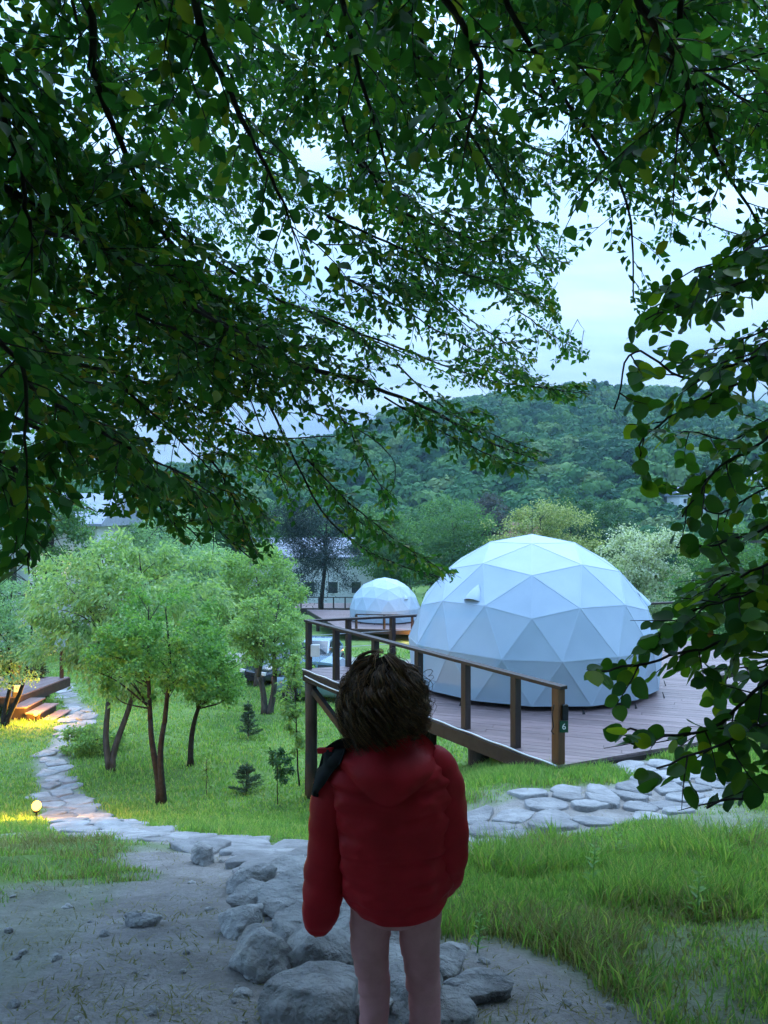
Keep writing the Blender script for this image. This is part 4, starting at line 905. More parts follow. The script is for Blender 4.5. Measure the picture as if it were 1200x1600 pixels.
garden_tree('leafy_tree', b, 10, [E(b, 738, 795, 775, 850)], 6000, 0, 'leaf_purple', 'small purplish grey tree behind the cream blossoming tree', 0.2, ((0, 0),), (0.3, 0.16), 'bark', 17, ncl=60)
b = tpos(890, 900, 112)
garden_tree('leafy_tree', b, 11, [E(b, 850, 925, 772, 850), E(b, 900, 985, 785, 860)], 9000, 0, 'leaf_deep', 'deep green tree beyond the cream blossoming tree', 0.2, ((0, 0),), (0.32, 0.16), 'bark', 18, ncl=90)
b = tpos(640, 900, 105)
garden_tree('leafy_tree', b, 11, [E(b, 560, 660, 800, 880), E(b, 640, 700, 790, 860)], 9000, 0, 'leaf_deep', 'deep green tree standing behind the far dome and its bright neighbour', 0.2, ((0, 0),), (0.32, 0.16), 'bark', 19, ncl=90)
b = tpos(380, 960, 80)
garden_tree('leafy_tree', b, 11, [E(b, 320, 440, 780, 880), E(b, 270, 350, 800, 890)], 10000, 0, 'leaf_deep', 'dark green tree behind the light green garden trees', 0.2, ((0, 0),), (0.26, 0.13), 'bark', 20, ncl=90)
b = tpos(20, 970, 80)
garden_tree('leafy_tree', b, 14, [E(b, -60, 90, 720, 850), E(b, 60, 180, 760, 870)], 11000, 0, 'leaf_deep', 'dark green tree towering behind the white house', 0.2, ((0, 0),), (0.28, 0.14), 'bark', 21, ncl=90)
# young plants on the meadow
def conifer(base, H, Rr, label, seed, tiers=9):
    g = np.random.default_rng(seed); T = Thing('spruce_sapling', base, label, 'sapling')
    MB().tube([(0, 0, -0.08), (0.01, 0, H * 0.5), (0, 0, H)], [0.03, 0.02, 0.006], 6).obj('trunk', M['bark'], T, local=True)
    P = []; Dr = []
    for k in range(tiers):
        z = H * (0.08 + 0.88 * k / tiers); r = Rr * (1 - (z / H) * 0.93) * (0.8 + 0.4 * g.random())
        for q in range(7):
            a = g.random() * 6.28
            for s in np.linspace(0.1, 1, 16):
                for _ in range(3): P.append((r * s * math.cos(a), r * s * math.sin(a), z + 0.30 * r * s + g.normal() * 0.01)); Dr.append((math.cos(a) + g.normal() * .7, math.sin(a) + g.normal() * .7, 0.35 + g.normal() * 0.4))
    for s in np.linspace(0.7, 1, 40): P.append((0, 0, H * s)); Dr.append((g.normal(), g.normal(), 1.0))
    P = np.array(P); v, f = leafcloud(P, np.array(Dr), rand_dirs(len(P), g), np.full(len(P), 0.075), np.full(len(P), 0.016), 'small'); stuff(T.part('foliage', v, f, M['leaf_spruce'], local=True)); return T
conifer(tpos(388, 1150, 21.2), 1.0, 0.34, 'small pointed spruce sapling on the meadow', 31)
conifer(tpos(385, 1228, 16.4), 0.62, 0.42, 'low wide bushy spruce sapling on the meadow', 32, 6)
b = tpos(433, 1250, 15.2)
garden_tree('fruit_sapling', b, 1.0, [E(b, 420, 458, 1172, 1222)], 420, 0, 'leaf_deep', 'knee-high thin-stemmed leafy sapling near the tall log stilt', 0.012, ((0.02, 0),), (0.08, 0.035), 'bark_dark', 33, 0.5, 0.55, ncl=14, cat='sapling')
b = tpos(323, 1235, 16)
garden_tree('weed_stalk', b, 0.7, [E(b, 317, 330, 1178, 1232)], 130, 0, 'leaf_apple', 'thin weed stalk standing in the meadow grass', 0.008, ((0.0, 0),), (0.06, 0.03), 'bark', 34, 0.3, 0.7, ncl=10, cat='weed')
b = tpos(470, 1235, 16.9)
garden_tree('fruit_sapling', b, 2.6, [E(b, 438, 476, 1035, 1130), E(b, 448, 474, 1120, 1190)], 1700, 0, 'leaf_apple', 'tall thin leafy sapling growing against the corner log stilt', 0.022, ((-0.12, 0),), (0.07, 0.038), 'bark_dark', 35, 0.3, 0.35, ncl=34, cat='sapling')
b = tpos(55, 1105, 27.5)
garden_tree('thuja_bush', b, 1.9, [E(b, 42, 70, 1040, 1112)], 5000, 0, 'leaf_thuja', 'narrow dark clipped bush behind the wooden steps', 0.06, ((0, 0),), (0.08, 0.03), 'bark', 36, 0.3, 0.4, ncl=60, cat='bush', sig=0.12)
b = tpos(130, 1170, 20)
garden_tree('low_shrub', b, 0.7, [E(b, 105, 190, 1135, 1180)], 3500, 0, 'leaf_apple', 'low spreading shrub between the path and the twin trunks', 0.02, ((0, 0),), (0.08, 0.04), 'bark', 37, 0.2, 0.3, ncl=40, cat='shrub')

# ------------------------------------------------------------------ forest on the hill (one mass)
def crown_variant(name, seed, spruce=False):
    g = np.random.default_rng(seed)
    if spruce:
        n = 420; z = g.random(n) ** 0.8; r = (1 - z) * 0.30 * (0.75 + 0.3 * ((z * 9) % 1)); a = g.random(n) * 6.28
        p = np.stack([r * np.cos(a), r * np.sin(a), z * 1.35], 1); d = np.stack([np.cos(a), np.sin(a), np.full(n, -0.5)], 1); nn = np.stack([np.cos(a) * .5, np.sin(a) * .5, np.ones(n)], 1); L = np.full(n, 0.16); W = np.full(n, 0.12)
    else:
        n = 520; lob = rand_dirs(9, g) * 0.30 * np.array((1, 1, 0.75)) + np.array((0, 0, 0.58)); w_ = g.integers(0, 9, n); u = rand_dirs(n, g); u[:, 2] = np.abs(u[:, 2]) * 0.9 + u[:, 2] * 0.1
        p = lob[w_] + u * (0.24 + 0.08 * g.random((n, 1))); nn = u + rand_dirs(n, g) * 0.45; d = np.cross(nn, rand_dirs(n, g)); L = 0.12 + 0.10 * g.random(n); W = L * 0.8
        p = p - d / np.linalg.norm(d, axis=1)[:, None] * L[:, None] / 2
    v, f = leafcloud(p, d, nn, L, W, 'small')
    # dark inner body so crowns are not see-through
    k = MB(); k.lathe((0, 0, 0), [(0.03, -0.3), (0.05, 0.15), (0.26 if not spruce else 0.2, 0.34), (0.34 if not spruce else 0.14, 0.6), (0.2 if not spruce else 0.06, 0.82), (0.02, 0.92)], 8)
    tri = []
    for q in k.f: tri += [(q[0], q[i], q[i + 1]) for i in range(1, len(q) - 1)]
    f = np.vstack([f, np.array(tri) + len(v)]); v = np.vstack([v, np.array(k.v)])
    o = bpy.data.objects.new(name, mesh(name, v, f)); o.data.materials.append(M['wood_far']); return o
def scatter(name, pts, rot, scl, idx, variants):
    me = bpy.data.meshes.new(name); me.vertices.add(len(pts)); me.vertices.foreach_set('co', pts.astype(np.float32).ravel())
    for nm, ty, val in (('rz', 'FLOAT', rot), ('sc', 'FLOAT', scl), ('ix', 'INT', idx)):
        a = me.attributes.new(nm, ty, 'POINT'); a.data.foreach_set('value', val.astype(np.float32 if ty == 'FLOAT' else np.int32))
    o = link(name, me); ng = bpy.data.node_groups.new(name, 'GeometryNodeTree')
    ng.interface.new_socket('Geometry', in_out='INPUT', socket_type='NodeSocketGeometry'); ng.interface.new_socket('Geometry', in_out='OUTPUT', socket_type='NodeSocketGeometry')
    gi = ng.nodes.new('NodeGroupInput'); go = ng.nodes.new('NodeGroupOutput'); jn = ng.nodes.new('GeometryNodeJoinGeometry')
    def attr(nm, ty):
        a = ng.nodes.new('GeometryNodeInputNamedAttribute'); a.data_type = ty; a.inputs['Name'].default_value = nm; return a.outputs['Attribute']
    rz, ss, ix = attr('rz', 'FLOAT'), attr('sc', 'FLOAT'), attr('ix', 'INT'); cx = ng.nodes.new('ShaderNodeCombineXYZ'); ng.links.new(rz, cx.inputs[2])
    for k, vo in enumerate(variants):
        ob = ng.nodes.new('GeometryNodeObjectInfo'); ob.inputs['Object'].default_value = vo
        cp = ng.nodes.new('FunctionNodeCompare'); cp.data_type = 'INT'; cp.operation = 'EQUAL'; ng.links.new(ix, cp.inputs[2]); cp.inputs[3].default_value = k
        ip = ng.nodes.new('GeometryNodeInstanceOnPoints'); ng.links.new(gi.outputs[0], ip.inputs['Points']); ng.links.new(cp.outputs[0], ip.inputs['Selection']); ng.links.new(ob.outputs['Geometry'], ip.inputs['Instance'])
        er = ng.nodes.new('FunctionNodeEulerToRotation'); ng.links.new(cx.outputs[0], er.inputs[0]); ng.links.new(er.outputs[0], ip.inputs['Rotation']); ng.links.new(ss, ip.inputs['Scale']); ng.links.new(ip.outputs[0], jn.inputs[0])
    ng.links.new(jn.outputs[0], go.inputs[0]); md = o.modifiers.new('scatter', 'NODES'); md.node_group = ng
    return o
vars_ = [crown_variant('crown_shape', 50 + k) for k in range(5)] + [crown_variant('spruce_shape', 60, True), crown_variant('spruce_shape', 61, True)]
pts = []
for y in np.arange(128, 470, 5.6):
    half = 0.60 * y + 30
    xs = np.arange(-half, half, 5.8) + G.random() * 5
    pts.append(np.stack([xs, np.full(len(xs), y)], 1))
pts = np.vstack(pts); pts += (G.random(pts.shape) - 0.5) * 5.0
keep = np.ones(len(pts), bool)
for hx, hy in [tuple(pix2ground(a, b, 90, 460)[:2]) for a, b in ((1072, 800), (1185, 778))]: keep &= ~((np.abs(pts[:, 0] - hx) < 9) & (pts[:, 1] < hy + 4) & (pts[:, 1] > hy - 26))
pts = pts[keep]; z = terrain(pts[:, 0], pts[:, 1]); n = len(pts)
conif = (G.random(n) < np.where((pts[:, 0] < 10) & (pts[:, 1] > 300) & (z > 25), 0.55, 0.04))
idx = np.where(conif, G.integers(5, 7, n), G.integers(0, 5, n)); scl = np.where(conif, 7.4, 8.6) * (0.7 + 0.6 * G.random(n))
forest = stuff(scatter('forest', np.stack([pts[:, 0], pts[:, 1], z - 1.0], 1), G.random(n) * 6.28, scl, idx, vars_))
tag(forest, 'dense mixed green forest covering the whole hillside behind the domes', 'forest')

# ------------------------------------------------------------------ grass
def grass(name, X, Y, hgt, wid, g, lean=0.45, label='', mat='grass'):
    n = len(X); z = terrain(X, Y) - 0.01; a = g.random(n) * 6.28; dx, dy = np.cos(a), np.sin(a); b = g.random(n) * 6.28
    ln = (0.15 + g.random(n) * lean) * hgt; lx_, ly_ = np.cos(b) * ln, np.sin(b) * ln
    v = np.zeros((n, 5, 3)); base = np.stack([X, Y, z], 1); sd = np.stack([dx, dy, np.zeros(n)], 1) * wid[:, None] / 2
    m_ = base + np.stack([lx_ * 0.35, ly_ * 0.35, hgt * 0.6], 1); tp = base + np.stack([lx_, ly_, hgt], 1)
    v[:, 0] = base - sd; v[:, 1] = base + sd; v[:, 2] = m_ + sd * 0.8; v[:, 3] = m_ - sd * 0.8; v[:, 4] = tp
    f = (np.arange(n)[:, None, None] * 5 + np.array([(0, 1, 2), (0, 2, 3), (3, 2, 4)])[None]).reshape(-1, 3)
    o = stuff(link(name, mesh(name, v.reshape(-1, 3), f), M[mat])); tag(o, label, 'grass'); return o
def sample_view(n, ymin, ymax, g, xr=(-0.55, 0.55), tuft=0.0):
    """points on the ground, thinning with distance"""
    Y = ymin * (ymax / ymin) ** g.random(n); X = (xr[0] + (xr[1] - xr[0]) * g.random(n)) * Y * 1.05 + (g.random(n) - 0.5) * 0.8
    return X, Y
g = np.random.default_rng(21)
X, Y = sample_view(330000, 2.0, 10.5, g); dm = dirt_mask(X, Y)
dens = np.clip(1 - dm * 1.5, 0, 1) * np.where(X > 0, 1.0, np.where(Y < 8, 0.45, 0.8))
dens = np.clip(dens + (vnoise(X * 4.1, Y * 4.1) - 0.5) * 0.9 * (dens > 0.02) * (dens < 0.98), 0, 1); dens = np.maximum(dens, 0.05 * (dm < 0.8)) * (0.3 + 1.0 * vnoise(X * 1.6, Y * 1.6))
k = g.random(len(X)) < dens; X, Y = X[k], Y[k]; dm = dm[k]
h = (0.035 + 0.10 * g.random(len(X)) ** 1.8) * (0.5 + 1.0 * vnoise(X * 1.1 + 7, Y * 1.1)) * (1 - 0.6 * dm)
h *= np.where(X > 0.2, 0.75 + 0.9 * (vnoise(X * 2.3 + 1, Y * 2.3) > 0.6), 1.0)
dry = g.random(len(X)) < 0.16 + 0.35 * (X < -0.5) * (Y < 7) + 0.6 * np.clip((vnoise(X * 1.3 + 20, Y * 1.3 + 4) - 0.5) * 3, 0, 1)
grass('grass', X[dry], Y[dry], h[dry] * 0.8, 0.0032 + 0.003 * g.random(dry.sum()) + 0.0005 * Y[dry], g, 1.0, 'straw coloured dry grass mixed into the near slope', 'grass_dry')
X, Y, h = X[~dry], Y[~dry], h[~dry]
grass('grass', X, Y, h, 0.0035 + 0.0035 * g.random(len(X)) + 0.0006 * Y, g, 0.7, 'long green grass covering the near slope beside the stones')
X, Y = sample_view(230000, 9.0, 46, g, (-0.56, 0.62)); dm = dirt_mask(X, Y); k = g.random(len(X)) < np.clip(1 - dm * 1.4, 0, 1) * (0.4 + 0.8 * vnoise(X * 0.7, Y * 0.7)); X, Y = X[k], Y[k]
# nothing grows inside the low front part of the big deck
k = ~in_poly(np.stack([X, Y], 1), [tuple(C + np.array((0.25, 0.3))), tuple(Dd), tuple(Ee), tuple(Bc + np.array((3.2, -2.0)))]); X, Y = X[k], Y[k]
h = (0.045 + 0.075 * g.random(len(X))) * (0.6 + 0.7 * vnoise(X * 0.8 + 3, Y * 0.8))
grass('grass', X, Y, h, 0.008 + 0.0011 * Y, g, 0.6, 'mown bright green meadow grass below the deck')
# long fringe along the deck edge and stilts
t_ = g.random(9000); P_ = np.array(C)[None] + t_[:, None] * np.array(Bc - C)[None] * 0.42 + g.normal(size=(9000, 2)) * np.array((0.28, 0.28)) + np.array((-0.35, -0.35))
t2 = g.random(5000); P2 = np.array(C)[None] + t2[:, None] * np.array(Dd - C)[None] * 0.6 + g.normal(size=(5000, 2)) * 0.12 + np.array((0.10, -0.30))
P_ = np.vstack([P_, P2]); k = dirt_mask(P_[:, 0], P_[:, 1]) < 0.45; P_ = P_[k]
grass('grass', P_[:, 0], P_[:, 1], 0.05 + 0.09 * g.random(len(P_)), 0.006 + 0.005 * g.random(len(P_)), g, 0.6, 'tall fringe of grass along the front edge of the big deck')
# dry litter trodden into the bare soil
X, Y = sample_view(60000, 2.1, 9.0, g); dm = dirt_mask(X, Y); k = (dm > 0.45) & (g.random(len(X)) < 0.15 + 0.6 * vnoise(X * 3.1, Y * 3.1) ** 2); X, Y = X[k], Y[k]
grass('litter', X, Y, 0.006 + 0.022 * g.random(len(X)), 0.004 + 0.004 * g.random(len(X)), g, 4.0, 'dry straw and leaf litter trodden into the bare soil path', 'grass_dry')
# small broad-leaved weeds in the near turf
def weed(x, y, s, label, seed):
    gq = np.random.default_rng(seed); b = pix2ground(x, y); T = Thing('weed', b, label, 'weed', 'weeds in the near grass')
    st = MB().tube([(0, 0, -0.02), (0.01, 0, s * 0.5), (0.02, 0.01, s)], [0.004, 0.003, 0.002], 5).obj('stem', M['leaf_plum'], T, local=True)
    n = 16; zz = s * np.linspace(0.08, 1, n); a = np.arange(n) * 2.4; p = np.stack([0.02 * zz / s, 0.01 * zz / s, zz], 1); d = np.stack([np.cos(a), np.sin(a), 0.5 - 0.2 * gq.random(n)], 1)
    v, f = leafcloud(p, d, np.tile((0, 0, 1.0), (n, 1)) + rand_dirs(n, gq) * 0.3, 0.09 * (1.15 - zz / s * 0.6) * s / 0.3, 0.03 * np.ones(n) * s / 0.3, 'mid'); stuff(T.part('foliage', v, f, M['leaf_plum'], local=True))
for i, (x, y, s) in enumerate(((925, 1390, 0.26), (962, 1345, 0.20), (1088, 1440, 0.24), (745, 1490, 0.16), (150, 1345, 0.16))):
    weed(x, y, s, ['upright leafy weed in the grass right of the child', 'bright green weed beside the stone path to the deck', 'tall weed stalk in the grass under the hanging branches', 'little weed at the edge of the bare soil by the child', 'small grass-like weed at the edge of the worn dirt'][i], 70 + i)

# ------------------------------------------------------------------ overhanging trees
CAN = [(-900, -2500), (2600, -2500), (2600, 380), (1200, 385), (1150, 395), (1110, 432), (1060, 420), (1020, 500), (985, 492), (985, 440), (950, 398), (900, 405), (868, 440), (880, 500), (935, 556), (905, 572), (935, 605), (915, 642), (860, 628),
       (800, 628), (745, 605), (715, 612), (790, 655), (868, 714), (825, 752), (740, 748), (680, 722), (625, 705), (570, 695), (615, 735), (620, 785), (660, 822), (735, 890), (705, 912), (640, 908), (585, 888), (545, 852), (515, 812), (480, 800), (440, 842), (420, 888), (380, 872),
       (345, 836), (300, 858), (258, 836), (200, 822), (130, 802), (84, 822), (62, 884), (30, 912), (-900, 960)]
GAPS = [(390, 655, 42, 24, 0.12), (272, 712, 36, 22, 0.12), (600, 640, 30, 18, 0.2), (450, 390, 70, 30, 0.45), (560, 420, 60, 40, 0.55), (770, 500, 70, 50, 0.6), (930, 330, 60, 40, 0.55), (1140, 130, 40, 40, 0.4), (170, 215, 30, 25, 0.5), (760, 90, 30, 20, 0.4), (1100, 340, 60, 30, 0.5), (700, 300, 50, 40, 0.6), (640, 590, 60, 22, 0.3), (480, 665, 40, 18, 0.3)]
RGT = [(1000, 395), (1060, 330), (2600, 200), (2600, 1300), (1300, 1300), (1110, 1268), (1050, 1258), (1065, 1225), (1010, 1240), (975, 1225), (985, 1205), (1050, 1195), (1050, 1165), (960, 1170), (930, 1120), (895, 1085), (915, 1045), (975, 1020), (985, 960), (1040, 945), (1060, 900), (1045, 830),
       (1080, 780), (1010, 775), (970, 700), (985, 655), (958, 640), (985, 570), (960, 545), (1000, 520), (970, 490), (1010, 440)]
def proj(p): return np.stack([600 + FPX * p[:, 0] / np.maximum(p[:, 1], 0.05), 800 - FPX * p[:, 2] / np.maximum(p[:, 1], 0.05)], 1)
SPR = {}
def spray(leaf, k, seed):
    """a flat leafy twig grown along +x: leaf bases, directions, normals, sizes and twig tubes"""
    g = np.random.default_rng(seed); R_ = dict(p=[], d=[], n=[], L=[], tv=[], tf=[], ax=[])
    def grow(c, d, Ls, sub):
        d = d / np.linalg.norm(d); n = max(3, int(Ls / 0.10)); P = [c]; dd = d.copy()
        for i in range(n): dd = dd + g.normal(size=3) * 0.10 + np.array((0, 0, -0.045)); dd /= np.linalg.norm(dd); P.append(P[-1] + dd * Ls / n)
        P = np.array(P); v, f = tube(P, [0.0036 * (1 - 0.7 * i / n) for i in range(n + 1)], 3, False); b = len(R_['tv']); R_['tv'].extend(v); R_['tf'].extend([tuple(b + q for q in t_) for t_ in f])
        st = leaf * 0.40; pos = 0.04; sd = 1; cum = np.linspace(0, Ls, n + 1)
        while pos <= Ls:
            q = np.array([np.interp(pos, cum, P[:, k_]) for k_ in range(3)]); i = min(int(pos / Ls * n), n - 1); ax = P[i + 1] - P[i]; ax /= np.linalg.norm(ax); sv = np.cross(ax, (0, 0, 1)); sv /= np.linalg.norm(sv) + 1e-6
            R_['p'].append(q + sv * sd * 0.006); R_['d'].append(ax * 0.75 + sv * sd * (0.75 + 0.3 * g.normal()) + np.array((0, 0, -0.30 + 0.35 * g.normal())))
            R_['n'].append(np.array((0, 0, 1.0)) + g.normal(size=3) * 0.62); R_['L'].append(leaf * (0.65 + 0.55 * g.random())); sd = -sd; pos += st * (0.7 + 0.6 * g.random())
        if sub:
            for k_ in range(int(Ls / 0.10)):
                i = g.integers(0, n); ax = P[i + 1] - P[i]; ax /= np.linalg.norm(ax); sv = np.cross(ax, (0, 0, 1)); sv /= np.linalg.norm(sv) + 1e-6
                grow(P[i], ax * 0.8 + sv * (1 if k_ % 2 else -1) * 0.8 + g.normal(size=3) * 0.12, Ls * (0.28 + 0.3 * g.random()), False)
    grow(np.zeros(3), np.array((1.0, 0, 0)), k, k > 0.42)
    return {q: (np.array(w_) if q != 'tf' else np.array(w_)) for q, w_ in R_.items()}
LENS = (0.18, 0.30, 0.45, 0.62, 0.80)
class Foliage:
    def __init__(s, seed): s.p = []; s.d = []; s.n = []; s.L = []; s.g = np.random.default_rng(seed); s.lb = MB(); s.tv = []; s.tf = []; s.tb = 0; s.keep = None
    def limb(s, pts, r0, leaf=0.07, side_every=0.13, side_len=(0.35, 0.85), start=0.12, droop=0.10, bigtube=True):
        g = s.g; P = smooth_path(pts, 6); P = P + np.cumsum(g.normal(size=P.shape) * 0.006, axis=0); seg = np.linalg.norm(np.diff(P, axis=0), axis=1); cum = np.concatenate([[0], np.cumsum(seg)]); T = cum[-1]; m_ = len(P)
        ok = np.nonzero(s.keep(P))[0]; e_ = (ok[-1] + 1) if len(ok) else 2
        s.lb.tube(P[:max(e_, 2)], [r0 * (1 - 0.9 * (i / (m_ - 1)) ** 0.7) + 0.002 for i in range(max(e_, 2))], 7)
        ps = []; pos = T * start
        while pos < T: ps.append(pos); pos += side_every * (0.6 + 0.8 * g.random())
        ps.append(T); ps = np.array(ps); at_ = lambda x: np.stack([np.interp(x, cum, P[:, k]) for k in range(3)], 1)
        c = at_(ps); ax = at_(np.minimum(ps + 0.06, T)) - at_(np.maximum(ps - 0.06, 0)); ax /= np.linalg.norm(ax, axis=1)[:, None] + 1e-9
        for i in range(len(ps)):
            sv = np.cross(ax[i], (0, 0, 1)); sv /= np.linalg.norm(sv) + 1e-6; up = np.cross(sv, ax[i]); tl = g.normal() * 0.5; sv = sv * math.cos(tl) + up * math.sin(tl)
            an = rad(32 + 34 * g.random()) if i < len(ps) - 1 else 0; d = ax[i] * math.cos(an) + sv * (1 if i % 2 else -1) * math.sin(an); d[2] -= droop; d /= np.linalg.norm(d)
            Ls = (side_len[0] + (side_len[1] - side_len[0]) * g.random()) * (1.05 - 0.55 * ps[i] / T); s.put(c[i], d, Ls, leaf)
    def put(s, c, d, Ls, leaf):
        g = s.g; k = int(np.argmin([abs(Ls - q) for q in LENS])); key = (leaf, k, int(g.integers(0, 6)))
        if key not in SPR: SPR[key] = spray(leaf, LENS[k], 1000 + k * 10 + key[2])
        S = SPR[key]; y = np.cross((0, 0, 1), d); y /= np.linalg.norm(y) + 1e-6; z = np.cross(d, y); a = g.normal() * 0.35; y, z = y * math.cos(a) + z * math.sin(a), z * math.cos(a) - y * math.sin(a)
        Mx = np.stack([d, y * (1 if g.random() < 0.5 else -1), z], 0); s.p.append(S['p'] @ Mx + c); s.d.append(S['d'] @ Mx); s.n.append(S['n'] @ Mx); s.L.append(S['L'])
        tv = S['tv'] @ Mx + c
        if s.keep(tv).mean() > 0.72 and np.linalg.norm(tv, axis=1).min() > 0.8: s.tv.append(tv); s.tf.append(S['tf'] + s.tb); s.tb += len(tv)
    def finish(s, T, keepf, mats, wr, nbig, shape_fine=4.2, near='fine'):
        p = np.vstack(s.p); d = np.vstack(s.d); n = np.vstack(s.n); L = np.concatenate(s.L); tip = p + d / np.linalg.norm(d, axis=1)[:, None] * L[:, None]
        k = keepf(tip) & keepf(p) & (np.linalg.norm(p, axis=1) > 0.9); p, d, n, L, tip = p[k], d[k], n[k], L[k], tip[k]
        stuff(T.part('twigs', np.vstack(s.tv), np.vstack(s.tf), M['bark_dark'], True)); T.part('branches', s.lb.v, s.lb.f, M['bark_dark'], True)
        pj = proj(p); inf = (p[:, 1] > 0.3) & (pj[:, 0] > 0) & (pj[:, 0] < 1200) & (pj[:, 1] > 0) & (pj[:, 1] < 1600)
        app = np.where(inf, L / np.linalg.norm(p, axis=1), 0); order = np.argsort(-app); big = order[:nbig]; rest = order[nbig:]
        v, f = leafcloud(np.zeros((1, 3)), np.array([[1.0, 0, 0]]), np.array([[0, 0, 1.0]]), np.ones(1), np.ones(1) * wr, near)
        one = mesh('leaf', v, f, True); one.materials.append(mats[1])
        for i in big:
            a = d[i] / np.linalg.norm(d[i]); sd = np.cross(n[i], a); sd /= np.linalg.norm(sd); nn = np.cross(a, sd); q = p[i] - T.loc; l = L[i]
            o = link('leaf', one, None, T.o); o.matrix_local = Matrix(((a[0] * l, sd[0] * l, nn[0] * l, q[0]), (a[1] * l, sd[1] * l, nn[1] * l, q[1]), (a[2] * l, sd[2] * l, nn[2] * l, q[2]), (0, 0, 0, 1)))
        dist = np.linalg.norm(p[rest], axis=1); V = []; F = []; b = 0
        for kk, kd in ((dist < shape_fine, near), (dist >= shape_fine, 'mid')):
            r = rest[kk]
            if len(r) == 0: continue
            v, f = leafcloud(p[r], d[r], n[r], L[r], L[r] * wr, kd); V.append(v); F.append(f + b); b += len(v)
        stuff(T.part('foliage', np.vstack(V), np.vstack(F), mats[0], True)); return len(p)

Lb = (-3.3, 0.6, tz(-3.3, 0.6))
left_tree = Thing('hornbeam_tree', Lb, 'big dark leafy tree whose boughs hang over the whole top of the view', 'tree')
TT = np.array((-3.3, 0.6, 0))
trunk = [(-3.3, 0.6, Lb[2] - 0.2), (-3.28, 0.6, -0.6), (-3.2, 0.65, 0.6), (-3.05, 0.7, 1.9), (-2.9, 0.8, 3.2), (-2.7, 0.9, 4.6), (-2.6, 1.0, 6.0)]
v, f = tube(smooth_path(trunk, 4), [0.30 - 0.2 * i / 24 + (0.1 if i < 2 else 0) for i in range(25)], 14); left_tree.part('trunk', v, f, M['bark'], True)
def keep_left(P):
    pj = proj(P); k = (P[:, 1] < 0.6) | in_poly(pj, CAN); gg = np.random.default_rng(len(P)); r = gg.random(len(P))
    for (x, y, a, b, pr) in GAPS: k &= ~((((pj[:, 0] - x) / a) ** 2 + ((pj[:, 1] - y) / b) ** 2 < 1) & (r > pr) & (P[:, 1] > 0.6))
    return k
FL = Foliage(5); FL.keep = keep_left
def trunk_at(z): zz = [q[2] for q in trunk]; return np.array([np.interp(z, zz, [q[k] for q in trunk]) for k in range(3)])
LIMBS = [
 [(-60, 60, 3.0), (70, 190, 3.4), (260, 345, 4.2), (340, 450, 4.8), (430, 610, 5.6), (510, 780, 6.2), (600, 860, 6.6), (690, 890, 6.8)],
 [(100, -60, 3.0), (150, 130, 3.4), (250, 335, 4.2), (400, 440, 5.0), (480, 480, 5.4), (620, 545, 6.0), (760, 600, 6.5), (920, 622, 6.9)],
 [(-60, 440, 3.2), (100, 560, 4.2), (250, 610, 4.8), (400, 690, 5.6), (520, 690, 6.2)],
 [(-60, 560, 2.8), (130, 660, 3.8), (240, 740, 4.6), (380, 860, 5.2)],
 [(-80, 680, 2.4), (40, 760, 2.8), (50, 880, 3.1)],
 [(300, -120, 4), (520, 60, 4.5), (540, 200, 5), (640, 370, 5.8), (700, 480, 6.4), (820, 560, 7)],
 [(500, -120, 5), (650, 80, 5.4), (760, 250, 6), (840, 400, 6.6), (925, 545, 7.2)],
 [(700, -140, 3.5), (820, 60, 3.8), (900, 180, 4.2), (1000, 330, 4.8), (1005, 485, 5.2)],
 [(430, 560, 5), (560, 600, 5.4), (680, 650, 5.8), (760, 690, 6.1), (840, 718, 6.4)],
 [(-100, 250, 6), (120, 420, 6.6), (300, 600, 7.2), (420, 760, 7.6)],
 [(-100, 420, 5), (150, 560, 5.6), (330, 700, 6.2), (470, 770, 6.6)],
 [(-100, 600, 4), (80, 680, 4.4), (200, 760, 4.8), (300, 845, 5.2)],
 [(-100, 520, 6), (100, 640, 6.5), (260, 740, 7), (440, 830, 7.4)],
 [(0, 300, 9), (300, 420, 9.5), (560, 520, 10), (740, 600, 10.5)],
 [(300, 200, 9), (600, 330, 9.5), (760, 430, 10), (880, 500, 10.5)],
 [(700, 150, 8), (900, 260, 8.4), (1050, 330, 8.8), (1180, 380, 9)],
 [(200, -140, 2.0), (330, 80, 2.3), (420, 220, 2.6), (470, 320, 2.8)],
 [(600, -200, 2.0), (700, 20, 2.2), (760, 150, 2.4), (740, 270, 2.6)],
 [(850, -200, 1.9), (1000, 0, 2.1), (1060, 120, 2.3), (1040, 220, 2.4)],
 [(-200, -50, 2.0), (-20, 100, 2.1), (60, 300, 2.3), (70, 430, 2.4)],
 [(-200, 420, 2.0), (30, 520, 2.2), (60, 680, 2.4)],
 [(1000, -160, 3), (1060, 80, 3.4), (1120, 250, 3.8), (1190, 380, 4.2)],
 [(430, -150, 2.6), (560, 120, 2.9), (600, 260, 3.1)],
 [(150, 330, 4.5), (330, 480, 5.2), (480, 590, 5.8), (590, 760, 6.4)]]
for i, L_ in enumerate(LIMBS):
    q = [px(*a) for a in L_]; st = trunk_at(max(0.4, min(5.2, q[0][2] + 0.3))); far_ = np.linalg.norm(q[0] - st)
    pre = [st, st + (q[0] - st) * 0.5 + np.array((0, 0, 0.15 * far_ * 0.4))]
    FL.limb(pre + q, 0.015 + 0.003 * far_, 0.070, 0.078, (0.28, 0.80), 0.15 + 0.3 * far_ / (far_ + 4), 0.10)
